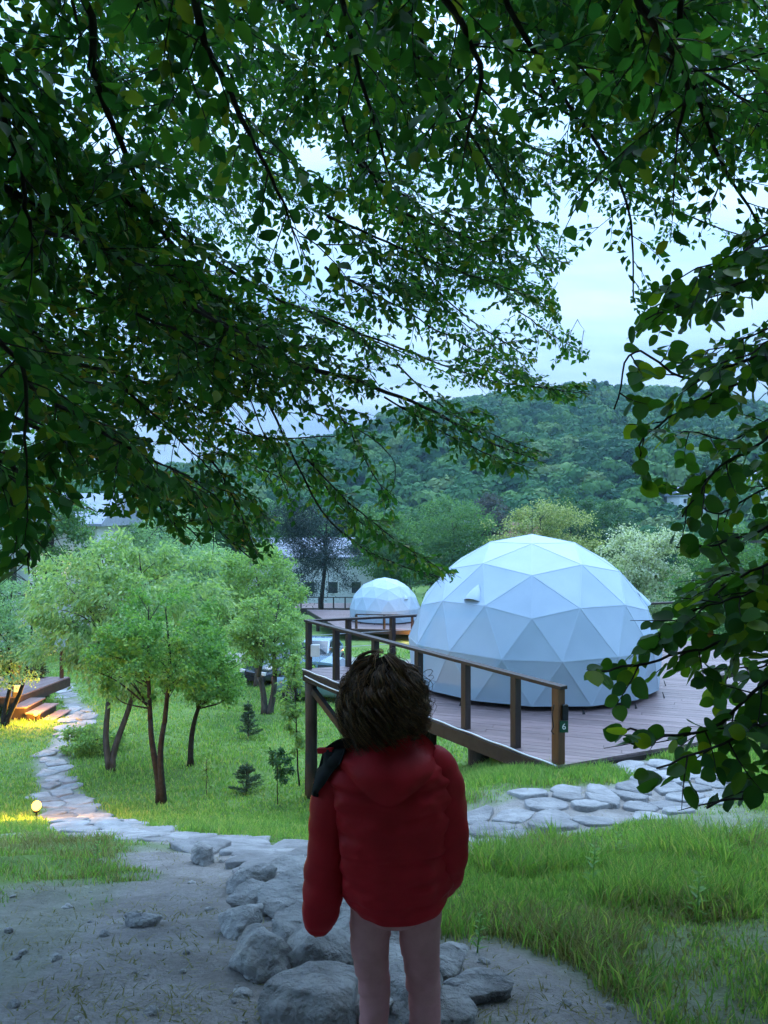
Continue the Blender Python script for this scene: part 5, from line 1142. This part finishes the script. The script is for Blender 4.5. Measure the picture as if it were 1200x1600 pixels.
for L_ in ([(470, 690, 6.0), (520, 780, 6.2), (600, 850, 6.5), (690, 893, 6.7)], [(480, 720, 5.6), (560, 800, 5.9), (640, 860, 6.1), (705, 898, 6.3)], [(620, 570, 6.0), (700, 650, 6.2), (770, 690, 6.3), (852, 720, 6.4)], [(600, 620, 5.7), (690, 680, 5.9), (760, 715, 6.0), (830, 735, 6.1)],
           [(720, 560, 6.4), (800, 590, 6.6), (870, 610, 6.7), (928, 618, 6.8)], [(330, 720, 5.0), (370, 790, 5.1), (400, 870, 5.2)], [(200, 720, 4.6), (250, 790, 4.7), (290, 850, 4.8)], [(480, 640, 6.2), (560, 670, 6.4), (610, 720, 6.5), (600, 790, 6.6)], [(800, 480, 7.4), (860, 520, 7.5), (925, 556, 7.6)], [(-40, 700, 2.7), (20, 800, 2.8), (35, 900, 2.9)]):
    FL.limb([px(*a) for a in L_], 0.006, 0.078, 0.045, (0.10, 0.32), 0.0, 0.10)
g = np.random.default_rng(8)
for i in range(56):                                   # finer boughs that fill the crown overhead
    x0 = g.uniform(-150, 1250); y0 = g.uniform(-250, 420) if x0 < 700 else g.uniform(-250, 200); d0 = g.uniform(2.6, 9.5); ln = g.uniform(220, 420); an = rad(g.uniform(20, 75))
    q = [px(x0 + ln * s_ * math.cos(an) , y0 + ln * s_ * math.sin(an), d0 + 0.9 * s_) for s_ in (0, 0.35, 0.7, 1.0)]
    FL.limb(q, 0.008, 0.072, 0.085, (0.28, 0.75), 0.0, 0.12)
for i in range(20):                                   # dense boughs right above the viewer
    x0 = g.uniform(-100, 1150); y0 = g.uniform(-320, 20); d0 = g.uniform(2.4, 6.0); ln = g.uniform(180, 300); an = rad(g.uniform(20, 80))
    q = [px(x0 + ln * s_ * math.cos(an), y0 + ln * s_ * math.sin(an), d0 + 0.7 * s_) for s_ in (0, 0.35, 0.7, 1.0)]
    FL.limb(q, 0.008, 0.074, 0.085, (0.28, 0.75), 0.0, 0.12)
for i in range(22):                                   # low boughs on the left that hang in front of the garden
    x0 = g.uniform(-200, 330); y0 = g.uniform(330, 640); d0 = g.uniform(2.8, 8.0); ln = g.uniform(200, 330); an = rad(g.uniform(15, 65))
    q = [px(x0 + ln * s_ * math.cos(an), y0 + ln * s_ * math.sin(an), d0 + 0.8 * s_) for s_ in (0, 0.35, 0.7, 1.0)]
    FL.limb(q, 0.007, 0.070, 0.095, (0.28, 0.7), 0.0, 0.12)
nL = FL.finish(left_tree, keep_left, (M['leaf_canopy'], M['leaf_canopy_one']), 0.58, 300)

Rb = (4.3, 3.6, tz(4.3, 3.6))
right_tree = Thing('linden_tree', Rb, 'round-leaved tree reaching in over the deck with low lit branches', 'tree')
rtr = [(4.3, 3.6, Rb[2] - 0.2), (4.28, 3.6, -0.8), (4.2, 3.6, 0.8), (4.05, 3.5, 2.4), (3.9, 3.4, 4.2)]
v, f = tube(smooth_path(rtr, 4), [0.2 - 0.13 * i / 16 + (0.06 if i < 2 else 0) for i in range(17)], 12); right_tree.part('trunk', v, f, M['bark'], True)
def keep_right(P):
    pj = proj(P); return (P[:, 1] < 0.6) | in_poly(pj, RGT) | (pj[:, 0] > 1215)
FR = Foliage(6); FR.keep = keep_right
RL = [[(1300, 380, 3.4), (1180, 440, 3.2), (1100, 470, 3.1), (1010, 500, 3.0)],
      [(1330, 500, 3.3), (1180, 560, 3.1), (1080, 590, 3.0), (1000, 545, 2.9), (970, 640, 2.9)],
      [(1340, 560, 3.4), (1180, 600, 3.2), (1080, 650, 3.1), (1010, 700, 3.0), (985, 760, 3.0)],
      [(1340, 640, 3.0), (1200, 700, 2.9), (1130, 740, 2.8), (1080, 800, 2.8)],
      [(1340, 760, 3.2), (1220, 810, 3.0), (1120, 850, 2.9), (1055, 870, 2.8)],
      [(1340, 830, 2.9), (1200, 880, 2.8), (1110, 930, 2.7), (1010, 990, 2.65)],
      [(1340, 930, 2.8), (1200, 990, 2.7), (1100, 1030, 2.6), (1000, 1060, 2.55), (915, 1075, 2.5)],
      [(1340, 1010, 2.7), (1200, 1060, 2.6), (1110, 1130, 2.5), (1020, 1140, 2.45), (945, 1125, 2.4)],
      [(1340, 1100, 2.6), (1210, 1150, 2.5), (1130, 1185, 2.4), (1000, 1222, 2.35)],
      [(1340, 1180, 2.5), (1220, 1200, 2.4), (1150, 1220, 2.35), (1080, 1248, 2.3)],
      [(1340, 700, 4.0), (1200, 760, 3.8), (1120, 800, 3.7), (1060, 760, 3.6)],
      [(1340, 600, 4.2), (1230, 650, 4.0), (1140, 700, 3.9), (1070, 680, 3.8)],
      [(1340, 880, 3.6), (1230, 930, 3.5), (1140, 900, 3.4), (1070, 960, 3.3)]]
RL += [[(1340, 330, 3.6), (1240, 370, 3.5), (1150, 400, 3.4), (1070, 430, 3.3)], [(1340, 400, 3.9), (1230, 430, 3.8), (1140, 450, 3.7), (1050, 470, 3.6)], [(1340, 280, 3.3), (1250, 340, 3.2), (1180, 400, 3.1), (1110, 450, 3.0)], [(1340, 470, 4.0), (1240, 500, 3.9), (1160, 540, 3.8), (1090, 560, 3.7)]]
g = np.random.default_rng(14)
for i in range(10):
    y0 = g.uniform(330, 1120); d0 = g.uniform(2.7, 4.8); x1 = g.uniform(1070, 1160) if y0 > 420 else g.uniform(1020, 1120); dy = g.uniform(10, 90)
    RL.append([(1340, y0 - 20, d0), (1250, y0 + dy * 0.4, d0 - 0.05), ((1250 + x1) / 2, y0 + dy * 0.8, d0 - 0.1), (x1, y0 + dy, d0 - 0.15)])
for L_ in RL:
    q = [px(*a) for a in L_]; zz = min(3.8, q[0][2] + 0.15); st = np.array([np.interp(zz, [a[2] for a in rtr], [a[k] for a in rtr]) for k in range(3)])
    FR.limb([st, (st + q[0]) / 2 + np.array((0, 0, 0.12))] + q, 0.010, 0.066, 0.066, (0.12, 0.36), 0.30, 0.16)
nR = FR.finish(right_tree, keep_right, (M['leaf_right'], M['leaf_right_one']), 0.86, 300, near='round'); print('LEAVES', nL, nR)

# unseen trees added overhead and behind the viewer to darken the foreground
def shade_tree(x, y, h, cr, label, seed, n, low=1.2):
    gq = np.random.default_rng(seed); b = np.array((x, y, tz(x, y))); T = Thing('hornbeam_tree', b, label, 'tree')
    v, f = tube([(0, 0, -0.2), (0.05, 0, h * 0.3), (0, 0.05, h * 0.7), (0, 0, h)], [0.24, 0.18, 0.1, 0.03], 10); T.part('trunk', v, f, M['bark'], True, local=True)
    u = rand_dirs(n, gq) * (gq.random((n, 1)) ** 0.45); p = u * np.array((cr, cr, (h - low) / 2 + 0.8)) + np.array((0, 0, (h + low) / 2 + 0.4)); wp = p + b
    k = (np.linalg.norm(wp, axis=1) > 1.6) & ((wp[:, 1] < 0.5) | ((proj(wp)[:, 1] < -60) | (np.abs(proj(wp)[:, 0] - 600) > 720))); p = p[k]; n = len(p)
    lb = MB()
    for q in range(24):
        c = p[gq.integers(0, n)]; s_ = np.array((0, 0, max(0.8, c[2] * 0.55))); lb.tube([s_, (s_ + c) / 2 + np.array((0, 0, 0.2)), c], [0.05, 0.03, 0.008], 5)
    T.part('branches', lb.v, lb.f, M['bark'], True, local=True)
    v, f = leafcloud(p, rand_dirs(n, gq) + np.array((0, 0, -0.2)), np.array((0, 0, 0.9)) + rand_dirs(n, gq) * 0.7, 0.15 + 0.08 * gq.random(n), 0.10 + 0.04 * gq.random(n), 'small'); stuff(T.part('foliage', v, f, M['leaf_canopy'], local=True))
for i, (x, y, h_, cr, n_) in enumerate(((-1.2, -3.4, 7.5, 4.6, 26000), (3.4, -2.2, 7.0, 4.4, 27000), (-5.5, -2.6, 7.5, 4.2, 14000), (5.6, 0.9, 7.0, 4.0, 22000), (1.0, -7.5, 8, 5.0, 13000))):
    shade_tree(x, y, h_, cr, ['leafy tree standing in the middle of the path behind the viewer', 'leafy tree on the grassy side behind the viewer', 'leafy tree beside the big dark bough-bearing trunk', 'leafy tree beside the round-leaved tree trunk', 'tallest leafy tree farthest up the slope behind the viewer'][i], 90 + i, n_, 0.6 if y < -5 else 1.6)

# ------------------------------------------------------------------ the child
M['jacket'] = surf('jacket_red', [(0.3, (0.36, 0.006, 0.014)), (0.7, (0.48, 0.009, 0.02))], 14, 0.6, 0.25, 0.004, 0.25)
M['jacket_black'] = surf('jacket_lining', [(0.3, (0.008, 0.008, 0.010)), (0.7, (0.016, 0.015, 0.018))], 14, 0.7, 0.2, 0.004, 0.2)
M['skin'] = surf('skin', [(0.3, (0.42, 0.25, 0.19)), (0.7, (0.50, 0.31, 0.24))], 10, 0.5, 0.05)
M['trousers'] = surf('trousers_pink', [(0.3, (0.50, 0.23, 0.235)), (0.7, (0.60, 0.29, 0.295))], 20, 0.85, 0.3, 0.004, 0.1)
M['shoe'] = surf('shoe', [(0.3, (0.5, 0.48, 0.46)), (0.7, (0.6, 0.58, 0.56))], 10, 0.6, 0.1)
M['eye'] = surf('eye', [(0.3, (0.03, 0.02, 0.015)), (0.7, (0.05, 0.03, 0.02))], 4, 0.1, 0)
hm_, t, o = mat_new('hair_brown'); p = N(t, 'ShaderNodeBsdfPrincipled'); t.links.new(p.outputs[0], o.inputs[0])
t.links.new(ramp(t, N(t, 'ShaderNodeNewGeometry').outputs['Random Per Island'], [(0, (0.028, 0.013, 0.007)), (0.6, (0.10, 0.045, 0.02)), (1, (0.30, 0.15, 0.06))]), p.inputs['Base Color']); p.inputs['Roughness'].default_value = 0.45; p.inputs['Specular IOR Level'].default_value = 0.4  # lightest strands put the light through the hair edges into the colour
M['hair'] = hm_; M['hair_under'] = surf('hair_under', [(0.3, (0.012, 0.006, 0.004)), (0.7, (0.02, 0.010, 0.006))], 30, 0.8, 0.3, 0.004, 0.1)
CD = 2.05; KP = CD / FPX; ZG = -1.60
child = Thing('person', (0.03, CD, ZG), 'child seen from behind in a dark red puffer jacket and pink trousers', 'person')
def cl(x, y, dy=0.0): return np.array(((x - 600) * KP - 0.03, dy, -(y - 800) * KP - ZG))
def bodymesh():
    J = {}; V = []; Rr = []; Ed = []
    def a(n, p, r, par=None):
        J[n] = len(V); V.append(tuple(p)); Rr.append(r)
        if par: Ed.append((J[par], J[n]))
    a('pel', cl(619, 1372, 0.01), 0.055); a('sp1', cl(618, 1370, 0.0), 0.085, 'pel'); a('sp2', cl(615, 1290, -0.005), 0.09, 'sp1'); a('ch', cl(612, 1215, 0.0), 0.085, 'sp2'); a('nk', cl(608, 1165, 0.01), 0.035, 'ch'); a('nk2', cl(606, 1145, 0.015), 0.034, 'nk'); a('hd', cl(603, 1105, 0.025), 0.068, 'nk2'); a('hd2', cl(602, 1065, 0.02), 0.085, 'hd'); a('hd3', cl(602, 1040, 0.015), 0.06, 'hd2')
    for s, sh, el, wr, hd in (('l', (532, 1200, 0), (510, 1310, 0.0), (497, 1425, 0.02), (495, 1448, 0.03)), ('r', (690, 1200, 0), (708, 1310, -0.02), (688, 1392, 0.08), (680, 1402, 0.10))):
        a('s' + s, cl(*sh), 0.038, 'ch'); a('e' + s, cl(*el), 0.028, 's' + s); a('w' + s, cl(*wr), 0.019, 'e' + s); a('h' + s, cl(*hd), 0.022, 'w' + s)
        for k in range(4):
            o_ = (k - 1.5) * 0.011; b_ = cl(*hd) + np.array((o_ * 0.4, o_, -0.018)); a('f%s%d' % (s, k), b_, 0.008, 'h' + s); a('g%s%d' % (s, k), b_ + np.array((0.004, 0.004, -0.02 - 0.004 * (k in (1, 2)))), 0.007, 'f%s%d' % (s, k))
        a('t' + s, cl(*hd) + np.array((0, 0.024, -0.006)), 0.009, 'h' + s); a('u' + s, cl(*hd) + np.array((0, 0.034, -0.022)), 0.007, 't' + s)
    for s, x0, x1, x2, y_ in (('l', 583, 585, 586, 0.0), ('r', 650, 660, 664, 0.03)):
        a('th' + s, cl(x0, 1445, 0.01), 0.040, 'pel'); a('kn' + s, cl(x1, 1555, 0.015 + y_), 0.034, 'th' + s); a('ca' + s, cl(x2, 1620, -0.005 + y_ * 0.2), 0.030, 'kn' + s); a('an' + s, cl(x2, 1725, 0.0 - y_), 0.026, 'ca' + s); a('fo' + s, cl(x2 + (8 if s == 'r' else -8), 1748, 0.09 - y_), 0.025, 'an' + s)
    me = bpy.data.meshes.new('body'); me.from_pydata(V, Ed, []); me.update(); ob = bpy.data.objects.new('body', me); col.objects.link(ob)
    ob.modifiers.new('s', 'SKIN'); 
    if not me.skin_vertices: bpy.context.view_layer.objects.active = ob; bpy.ops.mesh.customdata_skin_add()
    for i, sv in enumerate(me.skin_vertices[0].data): sv.radius = (Rr[i], Rr[i]); sv.use_root = (i == 0)
    sb = ob.modifiers.new('u', 'SUBSURF'); sb.levels = 2; sb.render_levels = 2
    d_ = bpy.context.evaluated_depsgraph_get(); d_.update(); m2 = bpy.data.meshes.new_from_object(ob.evaluated_get(d_)); bpy.data.objects.remove(ob); m2.name = 'body'
    # nose, brows and lips shaped out of the front of the head
    hc = cl(602, 1078, 0.02)
    for v_ in m2.vertices:
        q = np.array(v_.co) - hc
        if q[1] > 0.03 and abs(q[2]) < 0.1:
            v_.co.y += 0.020 * math.exp(-(q[0] / 0.013) ** 2 - ((q[2] + 0.022) / 0.018) ** 2) + 0.007 * math.exp(-(q[0] / 0.022) ** 2 - ((q[2] + 0.055) / 0.009) ** 2) - 0.006 * math.exp(-((abs(q[0]) - 0.03) / 0.014) ** 2 - (q[2] / 0.012) ** 2)
    return m2
bm_ = bodymesh(); bm_.polygons.foreach_set('use_smooth', np.ones(len(bm_.polygons), bool)); bm_.materials.clear(); link('body', bm_, M['skin'], child.o)
hc = cl(602, 1078, 0.02)
for s in (-1, 1):
    MB().lathe(tuple(hc + np.array((s * 0.030, 0.072, 0.0))), [(0.002, -0.010), (0.009, -0.006), (0.011, 0), (0.009, 0.006), (0.002, 0.010)], 10).obj('eye', M['eye'], child, True, local=True)

def loft(rings, n, fn):
    v = []; f = []
    for i, r in enumerate(rings):
        for k in range(n): v.append(fn(i, r, 2 * math.pi * k / n))
    for i in range(len(rings) - 1):
        for k in range(n): f.append((i * n + k, i * n + (k + 1) % n, (i + 1) * n + (k + 1) % n, (i + 1) * n + k))
    return v, f
# trousers
def leg(cx, yy):
    A_ = np.array(yy, float); yy = [[np.interp(t_, range(len(A_)), A_[:, k]) for k in range(4)] for t_ in np.linspace(0, len(A_) - 1, 46)]
    v, f = loft(yy, 28, lambda i, r, a: cl(r[0], r[1], r[3]) + np.array((r[2] * 0.93 * KP * math.cos(a) * (1 + 0.10 * (vnoise(a * 1.3, r[1] / 13) - 0.5)), r[2] * KP * 1.05 * math.sin(a) * (1 + 0.12 * (vnoise(a * 1.3 + 4, r[1] / 11) - 0.5)), 0.006 * math.sin(2 * a + r[1] * 0.21)))); return v, f
tro = MB()
v, f = leg(0, [(583, 1375, 40, 0.0), (580, 1425, 36, 0.0), (578, 1470, 33, 0.0), (580, 1510, 29.5, 0.003), (584, 1535, 27, 0.008), (585, 1550, 27.5, 0.012), (586, 1562, 25.5, 0.012), (584, 1590, 24, 0.004), (584, 1620, 23, -0.002), (585, 1660, 22, -0.004), (586, 1700, 23, -0.004), (586, 1722, 25, -0.004)]); tro.add(v, f)
v, f = leg(0, [(655, 1375, 41, 0.0), (655, 1425, 37, 0.0), (656, 1470, 34, 0.004), (659, 1510, 31, 0.014), (661, 1535, 29, 0.024), (662, 1548, 30.5, 0.03), (664, 1560, 27, 0.026), (664, 1590, 26, 0.008), (664, 1620, 25, -0.006), (665, 1660, 23, -0.02), (665, 1700, 23, -0.03), (665, 1722, 25, -0.03)]); tro.add(v, f)
v, f = loft([(618, 1350, 64, 0.0), (618, 1390, 64, 0.0), (618, 1415, 62, 0.0), (618, 1430, 54, 0.0), (618, 1440, 34, 0.0), (618, 1444, 4, 0.0)], 28, lambda i, r, a: cl(r[0], r[1], r[3]) + np.array((r[2] * KP * math.cos(a), r[2] * KP * 0.80 * math.sin(a), 0))); tro.add(v, f)
tro.obj('trousers', M['trousers'], child, True, local=True)
for (x, dy, s) in ((585, 0.0, -1), (666, -0.03, 1)):
    c = cl(x, 1745, dy); sh = MB(); v, f = loft([(-0.055, 0.6, 0.075), (-0.05, 0.95, 0.085), (0.0, 1.0, 0.09), (0.05, 1.05, 0.062), (0.10, 1.0, 0.048), (0.135, 0.55, 0.035)], 14, lambda i, r, a: np.array((c[0] + 0.036 * r[1] * math.cos(a) + s * r[0] * 0.1, c[1] + r[0], 0.002 + r[2] * 0.5 + r[2] * 0.5 * math.sin(a)))); sh.add(v, f + [tuple(range(14))[::-1], tuple(70 + k for k in range(14))]); sh.obj('shoe', M['shoe'], child, True, local=True)
# jacket body: (centre x, y, half width px, half depth m, depth offset)
RG = [(619, 1416, 66, 0.098, 0.0), (619, 1411, 72, 0.112, 0.0), (619, 1402, 77, 0.116, 0), (618, 1386, 82, 0.118, 0), (618, 1364, 85, 0.116, 0), (617, 1338, 87, 0.114, -0.002), (615, 1310, 88, 0.114, -0.004), (613, 1270, 91, 0.114, -0.006), (611, 1235, 93, 0.110, -0.008), (610, 1210, 92, 0.102, -0.006), (609, 1190, 84, 0.092, -0.002), (608, 1176, 69, 0.078, 0.004), (607, 1164, 50, 0.064, 0.010), (606, 1152, 39, 0.054, 0.014), (605, 1138, 37, 0.050, 0.016)]
RGs = []
_a = np.array(RG, float)
for t_ in np.linspace(0, len(RG) - 1, 120): RGs.append([np.interp(t_, range(len(RG)), _a[:, k]) for k in range(5)])
def jk(i, r, a):
    x, y, hw, hd, off = r; e = 0.86; ca, sa = math.cos(a), math.sin(a); X_ = math.copysign(abs(ca) ** e, ca) * hw * KP; Y_ = math.copysign(abs(sa) ** e, sa) * hd
    hemup = max(0, (y - 1310) / 106) ** 2 * (0.022 * ca * ca + 0.020 * max(0, sa))
    q = 2 * math.pi * (y - 1150) / 34.0; puff = 0.0065 * abs(math.sin(q / 2)) ** 0.45 * min(1, (y - 1150) / 30 if y > 1150 else 0)
    wr_ = 0.010 * (vnoise(a * 4.0 + 5, y / 11) - 0.5) + 0.014 * (vnoise(a * 1.8, y / 40 + 7) - 0.5)
    k = 1 + (puff + wr_) / 0.13
    return cl(x, y, off) + np.array((X_ * k, Y_ * k, hemup))
v, f = loft(RGs, 90, jk); jb = child.part('jacket', v, f, M['jacket'], True, local=True)
def sleeve(pts, name='sleeve'):
    A = np.array([[*cl(x, y, dy), r] for x, y, dy, r in pts]); S = smooth_path(A, 8); T_ = np.gradient(S[:, :3], axis=0); T_ /= np.linalg.norm(T_, axis=1)[:, None]; n = 26; v = []; f = []; m_ = len(S)
    cum = np.concatenate([[0], np.cumsum(np.linalg.norm(np.diff(S[:, :3], axis=0), axis=1))])
    for i in range(m_):
        a_ = np.cross(T_[i], (0, 1, 0)); a_ /= np.linalg.norm(a_); b_ = np.cross(T_[i], a_)
        for k in range(n):
            an = 2 * math.pi * k / n; rr = S[i, 3] + 0.004 * abs(math.sin(cum[i] / 0.058 * math.pi)) ** 0.6 + 0.007 * (vnoise(an * 2, cum[i] * 22) - 0.5); v.append(S[i, :3] + rr * (math.cos(an) * a_ + math.sin(an) * b_))
    for i in range(m_ - 1):
        for k in range(n): f.append((i * n + k, i * n + (k + 1) % n, (i + 1) * n + (k + 1) % n, (i + 1) * n + k))
    f.append(tuple(range(n))[::-1]); f.append(tuple((m_ - 1) * n + k for k in range(n)))
    return child.part(name, v, f, M['jacket'], True, local=True, parent=jb)
sleeve([(560, 1190, 0.0, 0.045), (533, 1208, 0, 0.056), (519, 1260, -0.004, 0.055), (513, 1320, -0.006, 0.051), (507, 1370, -0.004, 0.051), (503, 1410, 0.0, 0.051), (498, 1440, 0.006, 0.043), (496, 1453, 0.01, 0.030)])
sleeve([(664, 1188, 0.0, 0.045), (684, 1206, 0, 0.056), (695, 1262, -0.012, 0.055), (699, 1310, -0.02, 0.052), (696, 1350, -0.008, 0.049), (688, 1382, 0.03, 0.045), (678, 1396, 0.065, 0.036)])
# hood lying folded on the back, its dark lining turned out over the left shoulder
def sheet(P, name, mat, th=0.008, parent=None):
    P = np.array(P, float); a_, b_ = P.shape[:2]; nn = np.zeros_like(P); du = np.gradient(P, axis=0); dv = np.gradient(P, axis=1); nn = np.cross(du, dv); nn /= np.linalg.norm(nn, axis=2)[..., None] + 1e-9
    v = np.vstack([P.reshape(-1, 3), (P - nn * th).reshape(-1, 3)]); f = []; o_ = a_ * b_
    for i in range(a_ - 1):
        for j in range(b_ - 1): q = i * b_ + j; f += [(q, q + 1, q + b_ + 1, q + b_), (o_ + q, o_ + q + b_, o_ + q + b_ + 1, o_ + q + 1)]
    rim = [i * b_ for i in range(a_)] + [(a_ - 1) * b_ + j for j in range(1, b_)] + [i * b_ + b_ - 1 for i in range(a_ - 2, -1, -1)] + [j for j in range(b_ - 2, 0, -1)]
    for k in range(len(rim)): p_, q = rim[k], rim[(k + 1) % len(rim)]; f.append((p_, o_ + p_, o_ + q, q))
    return child.part(name, v, f, mat, True, parent, True)
_ry = _a[::-1, 1]
def back(x, y):
    """depth of the jacket back (negative towards the viewer) at a place on it"""
    cx, hw, hd = [np.interp(y, _ry, _a[::-1, k]) for k in (0, 2, 3)]; j_ = -hd * math.sqrt(max(0.0, 1 - ((x - cx) / hw) ** 2)) ** 0.86
    sx = np.interp(y, [1190, 1208, 1260], [548, 533, 519]); e_ = -0.058 * math.sqrt(max(0.0, 1 - ((x - sx) / 37) ** 2)) if 1172 < y < 1300 else 0.0
    return min(j_, e_)
hoodP = []
for i in range(21):
    u = i / 20; row = []
    for j in range(25):
        w_ = j / 24 * 2 - 1; x = 607 + w_ * (46 + 30 * math.sin(u * math.pi * 0.7)); y = 1142 + u * 84 * (1 - 0.42 * w_ * w_) + 3 * math.sin(5 * w_ + 2 * u)
        row.append(cl(x, y, back(x, max(y, 1150)) - 0.010 - 0.040 * math.sin(min(1, u * 1.02) * math.pi * 0.8) * (1 - w_ * w_) - 0.004 * math.sin(7 * u + 4 * w_) * (1 - w_ * w_)))
    hoodP.append(row)
sheet(hoodP, 'hood', M['jacket'], 0.012, jb)
lin = []
for i in range(17):
    u = i / 16; row = []
    for j in range(13):
        w_ = j / 12; xa, ya = 556 - u * 60, 1150 + u * 80; xb, yb = 506 - u * 12, 1168 + u * 66; x = xa + (xb - xa) * w_; y = ya + (yb - ya) * w_ - 7 * math.sin(w_ * math.pi) * (1 - u)
        row.append(cl(x, y, back(x, y) - 0.013 - 0.006 * math.sin(u * 3.1) * math.sin(w_ * 3.1)))
    lin.append(row)
sheet(lin, 'hood_lining', M['jacket_black'], 0.010, jb)
MB().bar(cl(498, 1171, -0.01), cl(521, 1167, -0.03), 0.012, 0.014).obj('toggle_tab', M['jacket'], child, local=True, parent=jb)
# curly hair: locks of strands that spring out and hang to the shoulders
g = np.random.default_rng(77); HV = []; HF = []; hb = 0
hcn = cl(601, 1078, 0.012); NS = 18; ss_ = np.linspace(0, 1, NS)
for i in range(270):
    u = rand_dirs(1, g)[0]; u[2] = u[2] * 0.72 + 0.32; u /= np.linalg.norm(u)
    if u[1] > 0.62 and u[2] < 0.5: continue
    az = math.atan2(u[1], u[0]); ce = math.sqrt(max(0.0, 1 - u[2] ** 2)); curl = 0.008 + 0.010 * g.random(); fr = 8 + 12 * g.random(); ph = g.random() * 6.28
    zend = cl(0, 1112 + 34 * g.random() + 11 * g.normal() + (8 if math.cos(az) < -0.4 else 0) - (10 if math.cos(az) > 0.5 else 0))[2]; wild = 1 + 0.07 * g.normal(); ox = 0.097 + 0.004 * g.normal(); oy = 0.104 + 0.005 * g.normal(); oz = 0.108 + 0.002 * g.normal(); phi0 = math.acos(np.clip(u[2], -1, 1))
    for k in range(17 if i < 165 else 3):
        j = g.normal(size=3) * (0.0030 if i < 165 else 0.011); dph = g.normal() * 0.35; daz = g.normal() * 0.05 / max(ce, 0.3); a_ = az + daz; zt_ = zend + g.normal() * 0.010
        arc = max(0.0, 1.66 - phi0) * 0.108; drop = max(0.02, hcn[2] - zt_) if phi0 < 1.66 else max(0.02, hcn[2] + 0.09 * u[2] - zt_); tot = arc + drop; l_ = ss_ * tot
        phi = np.minimum(phi0 + l_ / 0.108, max(1.66, phi0)); dr = np.maximum(0, l_ - arc); bl = np.minimum(1, ss_ * 3.2) ** 0.8
        rx_ = 0.074 + (ox - 0.074) * bl; ry_ = 0.092 + (oy - 0.092) * bl; rz_ = 0.096 + (oz - 0.096) * bl; fl = (0.80 + 0.20 * np.clip(phi / 1.5, 0, 1) ** 1.3) * (1 + 0.07 * np.sin(np.minimum(1, dr / 0.13) * 3.1) - 0.20 * np.clip((dr - 0.06) / 0.08, 0, 1)) * wild
        X_ = hcn[0] + math.cos(a_) * np.sin(phi) * rx_ * fl; Y_ = hcn[1] + math.sin(a_) * np.sin(phi) * ry_ * fl; Z_ = hcn[2] + rz_ * np.cos(phi) - dr; P = np.stack([X_, Y_, Z_], 1)
        am = curl * (0.2 + 1.25 * ss_); th = fr * ss_ * (1 + 0.4 * ss_) + ph + dph
        P[:, 0] += am * (-math.sin(a_) * np.sin(th) + 0.9 * math.cos(a_) * np.cos(th)); P[:, 1] += am * (math.cos(a_) * np.sin(th) + 0.9 * math.sin(a_) * np.cos(th)); P[:, 2] += am * 0.7 * np.cos(th + 1)
        P += j * np.minimum(1, ss_ * 4)[:, None]
        v, f = tube(P, [0.0011 * (1.15 - 0.8 * q) for q in ss_], 3, False); HV.extend(v); HF.extend([tuple(hb + q2 for q2 in q) for q in f]); hb += len(v)
stuff(child.part('hair', HV, HF, M['hair'], True, local=True))
v, f = loft([(0.0, 1.0), (0.35, 0.96), (0.62, 0.8), (0.85, 0.5), (0.98, 0.12)], 24, lambda i, r, a: hcn + np.array((0.074 * r[1] * math.cos(a), 0.088 * r[1] * math.sin(a) - 0.002, 0.098 * r[0] - 0.01)))
vv, ff = loft([(-0.105, 0.62), (-0.06, 0.92), (-0.01, 1.0)], 24, lambda i, r, a: hcn + np.array((0.078 * r[1] * math.cos(a), min(0.035, 0.096 * r[1] * math.sin(a)) - 0.004, r[0])))
MB().add(v, f).add(vv, ff).obj('hair_cap', M['hair_under'], child, True, local=True)

# ------------------------------------------------------------------ evening haze in the valley
lo = gv.min(0); hi = gv.max(0)
haze = stuff(link('haze', mesh('haze', *(lambda b_: (np.array(b_.v), b_.f))(MB().box((lo + hi) / 2 + np.array((0, 0, 8.0)), (hi - lo) / 2 + np.array((5, 5, 9.0)))))))
hm, t, o = mat_new('haze_air'); pv = N(t, 'ShaderNodeVolumePrincipled'); pv.inputs['Color'].default_value = (0.5, 0.8, 1.0, 1); pv.inputs['Density'].default_value = 0.00026; pv.inputs['Anisotropy'].default_value = 0.2
t.links.new(pv.outputs[0], o.inputs['Volume']); haze.data.materials.append(hm); tag(haze, 'thin blue evening haze filling the whole valley', 'haze')
